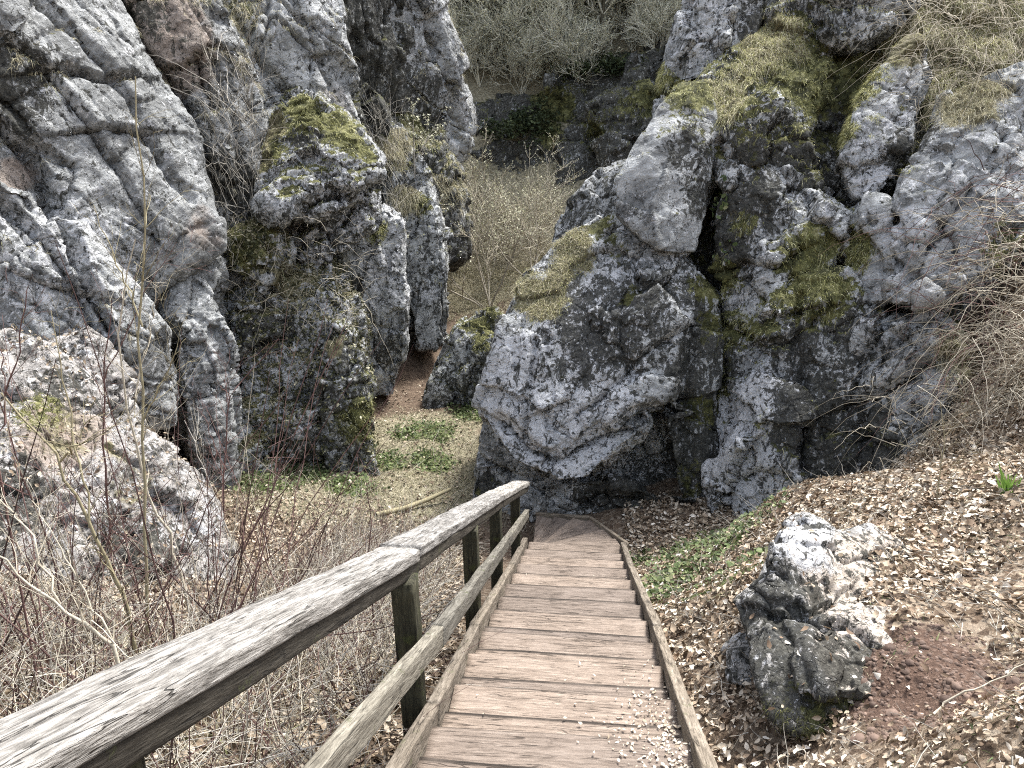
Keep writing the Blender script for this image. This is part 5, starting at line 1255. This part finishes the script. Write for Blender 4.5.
tufts(l_col2, 'moss', .5, 3500, 'strawmoss', 'moss', 'moss', (.04, .10), .008, .3, .9)
tufts(l_col2, 'soil', .25, 8000, 'straw', 'dry_grass', 'dry grass', (.08, .22), .008, .4, 1.0)
tufts(l_up, 'moss', .3, 9000, 'straw', 'dry_grass', 'dry grass in the cracks', (.08, .22), .008, .4, 1.0)
tufts(l_two, 'moss', .25, 7000, 'straw', 'dry_grass', 'dry grass in the cracks', (.08, .2), .007, .4, 1.0)
tufts(l_big, 'moss', .35, 2500, 'straw', 'dry_grass', 'dry grass in the cracks', (.06, .16), .006, .4, 1.0)
tufts(l_blob, 'moss', .45, 4000, 'strawmoss', 'moss', 'green moss at its foot', (.03, .07), .007, .3, .9)
tufts(g_bld, 'moss', .5, 3500, 'strawmoss', 'moss', 'moss cap', (.03, .08), .008, .4, .9)
tufts(b_cliff, 'moss', .5, 5000, 'darkmoss', 'moss', 'hanging moss', (.1, .28), .02, .2, .9)
tufts(r_bld, 'moss', .45, 1800, 'darkmoss', 'moss', 'dark moss at its foot', (.012, .035), .003, .3, .8)
tufts(l_fore, 'moss', .4, 1800, 'strawmoss', 'moss', 'small moss patch', (.02, .05), .004, .4, .8)
# leaves caught on the foreground slab
def rock_leaves(ob, n, mat, name, lab, size, upmin, region=None, tilt=.5, seed=1, off=.01):
    _, V, N, at = ROCKS[ob.name]; rg = np.random.default_rng(seed)
    px, py = PX(V)
    m = (N[:, 2] > upmin) & (px > -60) & (px < 1084) & (fbm(V * 2.0, 3, seed) > -.15)
    if region: m &= (px > region[0]) & (px < region[2]) & (py > region[1]) & (py < region[3])
    ok = np.where(m)[0]
    if len(ok) < 5: return
    i = rg.choice(ok, n)
    Vl, Ql = leaves(V[i] + N[i] * off + rg.normal(size=(n, 3)) * .02, N[i], rg.uniform(*size, n), tilt, .5, rg)
    o = link(name, mesh_np(name, Vl - np.array(ob.location), Ql), M[mat], ob); tag(o, lab, kind='stuff')
rock_leaves(l_fore, 1800, 'litter_dark', 'leaf_litter', 'dead leaves caught in its hollows', (.02, .052), .6, seed=3)
rock_leaves(l_ivy, 15000, 'ivy', 'ivy', 'small pale ivy leaves', (.03, .07), -.5, seed=4, tilt=.6, off=.05)
rock_leaves(l_blob, 1400, 'ivy', 'ivy', 'small pale ivy leaves', (.035, .08), -.2, seed=5, tilt=.6, off=.04)
tufts(l_ivy, 'soil', .35, 7000, 'straw', 'dry_grass', 'dry grass and stems', (.08, .3), .006, .3, 1.0, tang=.8)
tufts(l_ivy, 'moss', .5, 8000, 'strawmoss', 'moss', 'moss', (.03, .08), .008, .3, .9)
rock_leaves(r_bld, 260, 'litter', 'leaf_litter', 'dead leaves caught on its top', (.02, .05), .55, seed=6)
rock_leaves(r_col, 260, 'green', 'fern', 'small green plants in the cleft', (.05, .10), -.3, (700, 180, 735, 260), seed=7, off=.04)
# dry stems over the ivy crag
rg = np.random.default_rng(66)
Pd = np.array([W(rg.uniform(225, 365), rg.uniform(225, 330), rg.uniform(11.6, 12.2)) for _ in range(150)])
stuff('dry_stems', [stalks(Pd, rg.normal(size=(150, 3)) * .6 + [0, -.2, .2], rg.uniform(.3, .9, 150), rg.uniform(.003, .005, 150), 8, .22, .35, 3, rg)], 'twig_tan', 'thin dry creeper stems hanging over the ivy crag', cat='creeper')
Pd = np.array([W(rg.uniform(205, 262), rg.uniform(60, 260), rg.uniform(11.8, 12.4)) for _ in range(260)] + [W(rg.uniform(365, 400), rg.uniform(110, 250), rg.uniform(15.5, 17)) for _ in range(140)])
stuff('dry_stems', [stalks(Pd, rg.normal(size=(400, 3)) * .4 + [0, -.2, .8], rg.uniform(.4, 1.4, 400), rg.uniform(.003, .006, 400), 8, .12, .25, 3, rg)], 'twig_grey', 'grey dry stems in the gaps between the left hand rocks', cat='shrubbery')
print('veg', time.time() - T0)

# ------------------------------------------------------------------ camera, light, view
cd = bpy.data.cameras.new('camera'); cam = bpy.data.objects.new('camera', cd); COL.objects.link(cam)
cam.location = (0, 0, 0); cam.rotation_euler = (math.radians(90 - 18), 0, 0)
cd.sensor_width = 36; cd.lens = 36 * F_PX / 1024; cd.clip_end = 800; cd.clip_start = .05
SC.camera = cam
SUN_EL, SUN_AZ = math.radians(60), math.radians(42)   # azimuth from the camera heading towards the right
sd = bpy.data.lights.new('sun', 'SUN'); sd.energy = 2.3; sd.angle = math.radians(10); sd.color = (1.0, .975, .94)
so = bpy.data.objects.new('sun', sd); COL.objects.link(so)
dv = Vector((math.cos(SUN_EL) * math.sin(SUN_AZ), math.cos(SUN_EL) * math.cos(SUN_AZ), math.sin(SUN_EL)))
so.rotation_euler = dv.to_track_quat('Z', 'Y').to_euler(); so.location = dv * 60
w = bpy.data.worlds.new('World'); SC.world = w; w.use_nodes = True
nt = w.node_tree; bg = nt.nodes['Background']
sk = nt.nodes.new('ShaderNodeTexSky'); sk.sky_type = 'NISHITA'; sk.sun_disc = False
sk.sun_elevation = SUN_EL; sk.sun_rotation = SUN_AZ; sk.dust_density = 3.0; sk.ozone_density = .6
hs = nt.nodes.new('ShaderNodeHueSaturation'); hs.inputs['Saturation'].default_value = .5   # hazy white sky
nt.links.new(sk.outputs[0], hs.inputs['Color']); nt.links.new(hs.outputs[0], bg.inputs[0]); bg.inputs[1].default_value = .15
SC.view_settings.view_transform = 'Standard'; SC.view_settings.look = 'None'; SC.view_settings.gamma = 1
SC.view_settings.exposure = 1.74
SC.cycles.max_bounces = 6; SC.cycles.diffuse_bounces = 3; SC.cycles.use_denoising = False; SC.cycles.pixel_filter_type = 'BLACKMAN_HARRIS'; SC.cycles.filter_width = 1.1; SC.cycles.sample_clamp_indirect = 6
print('done', time.time() - T0)
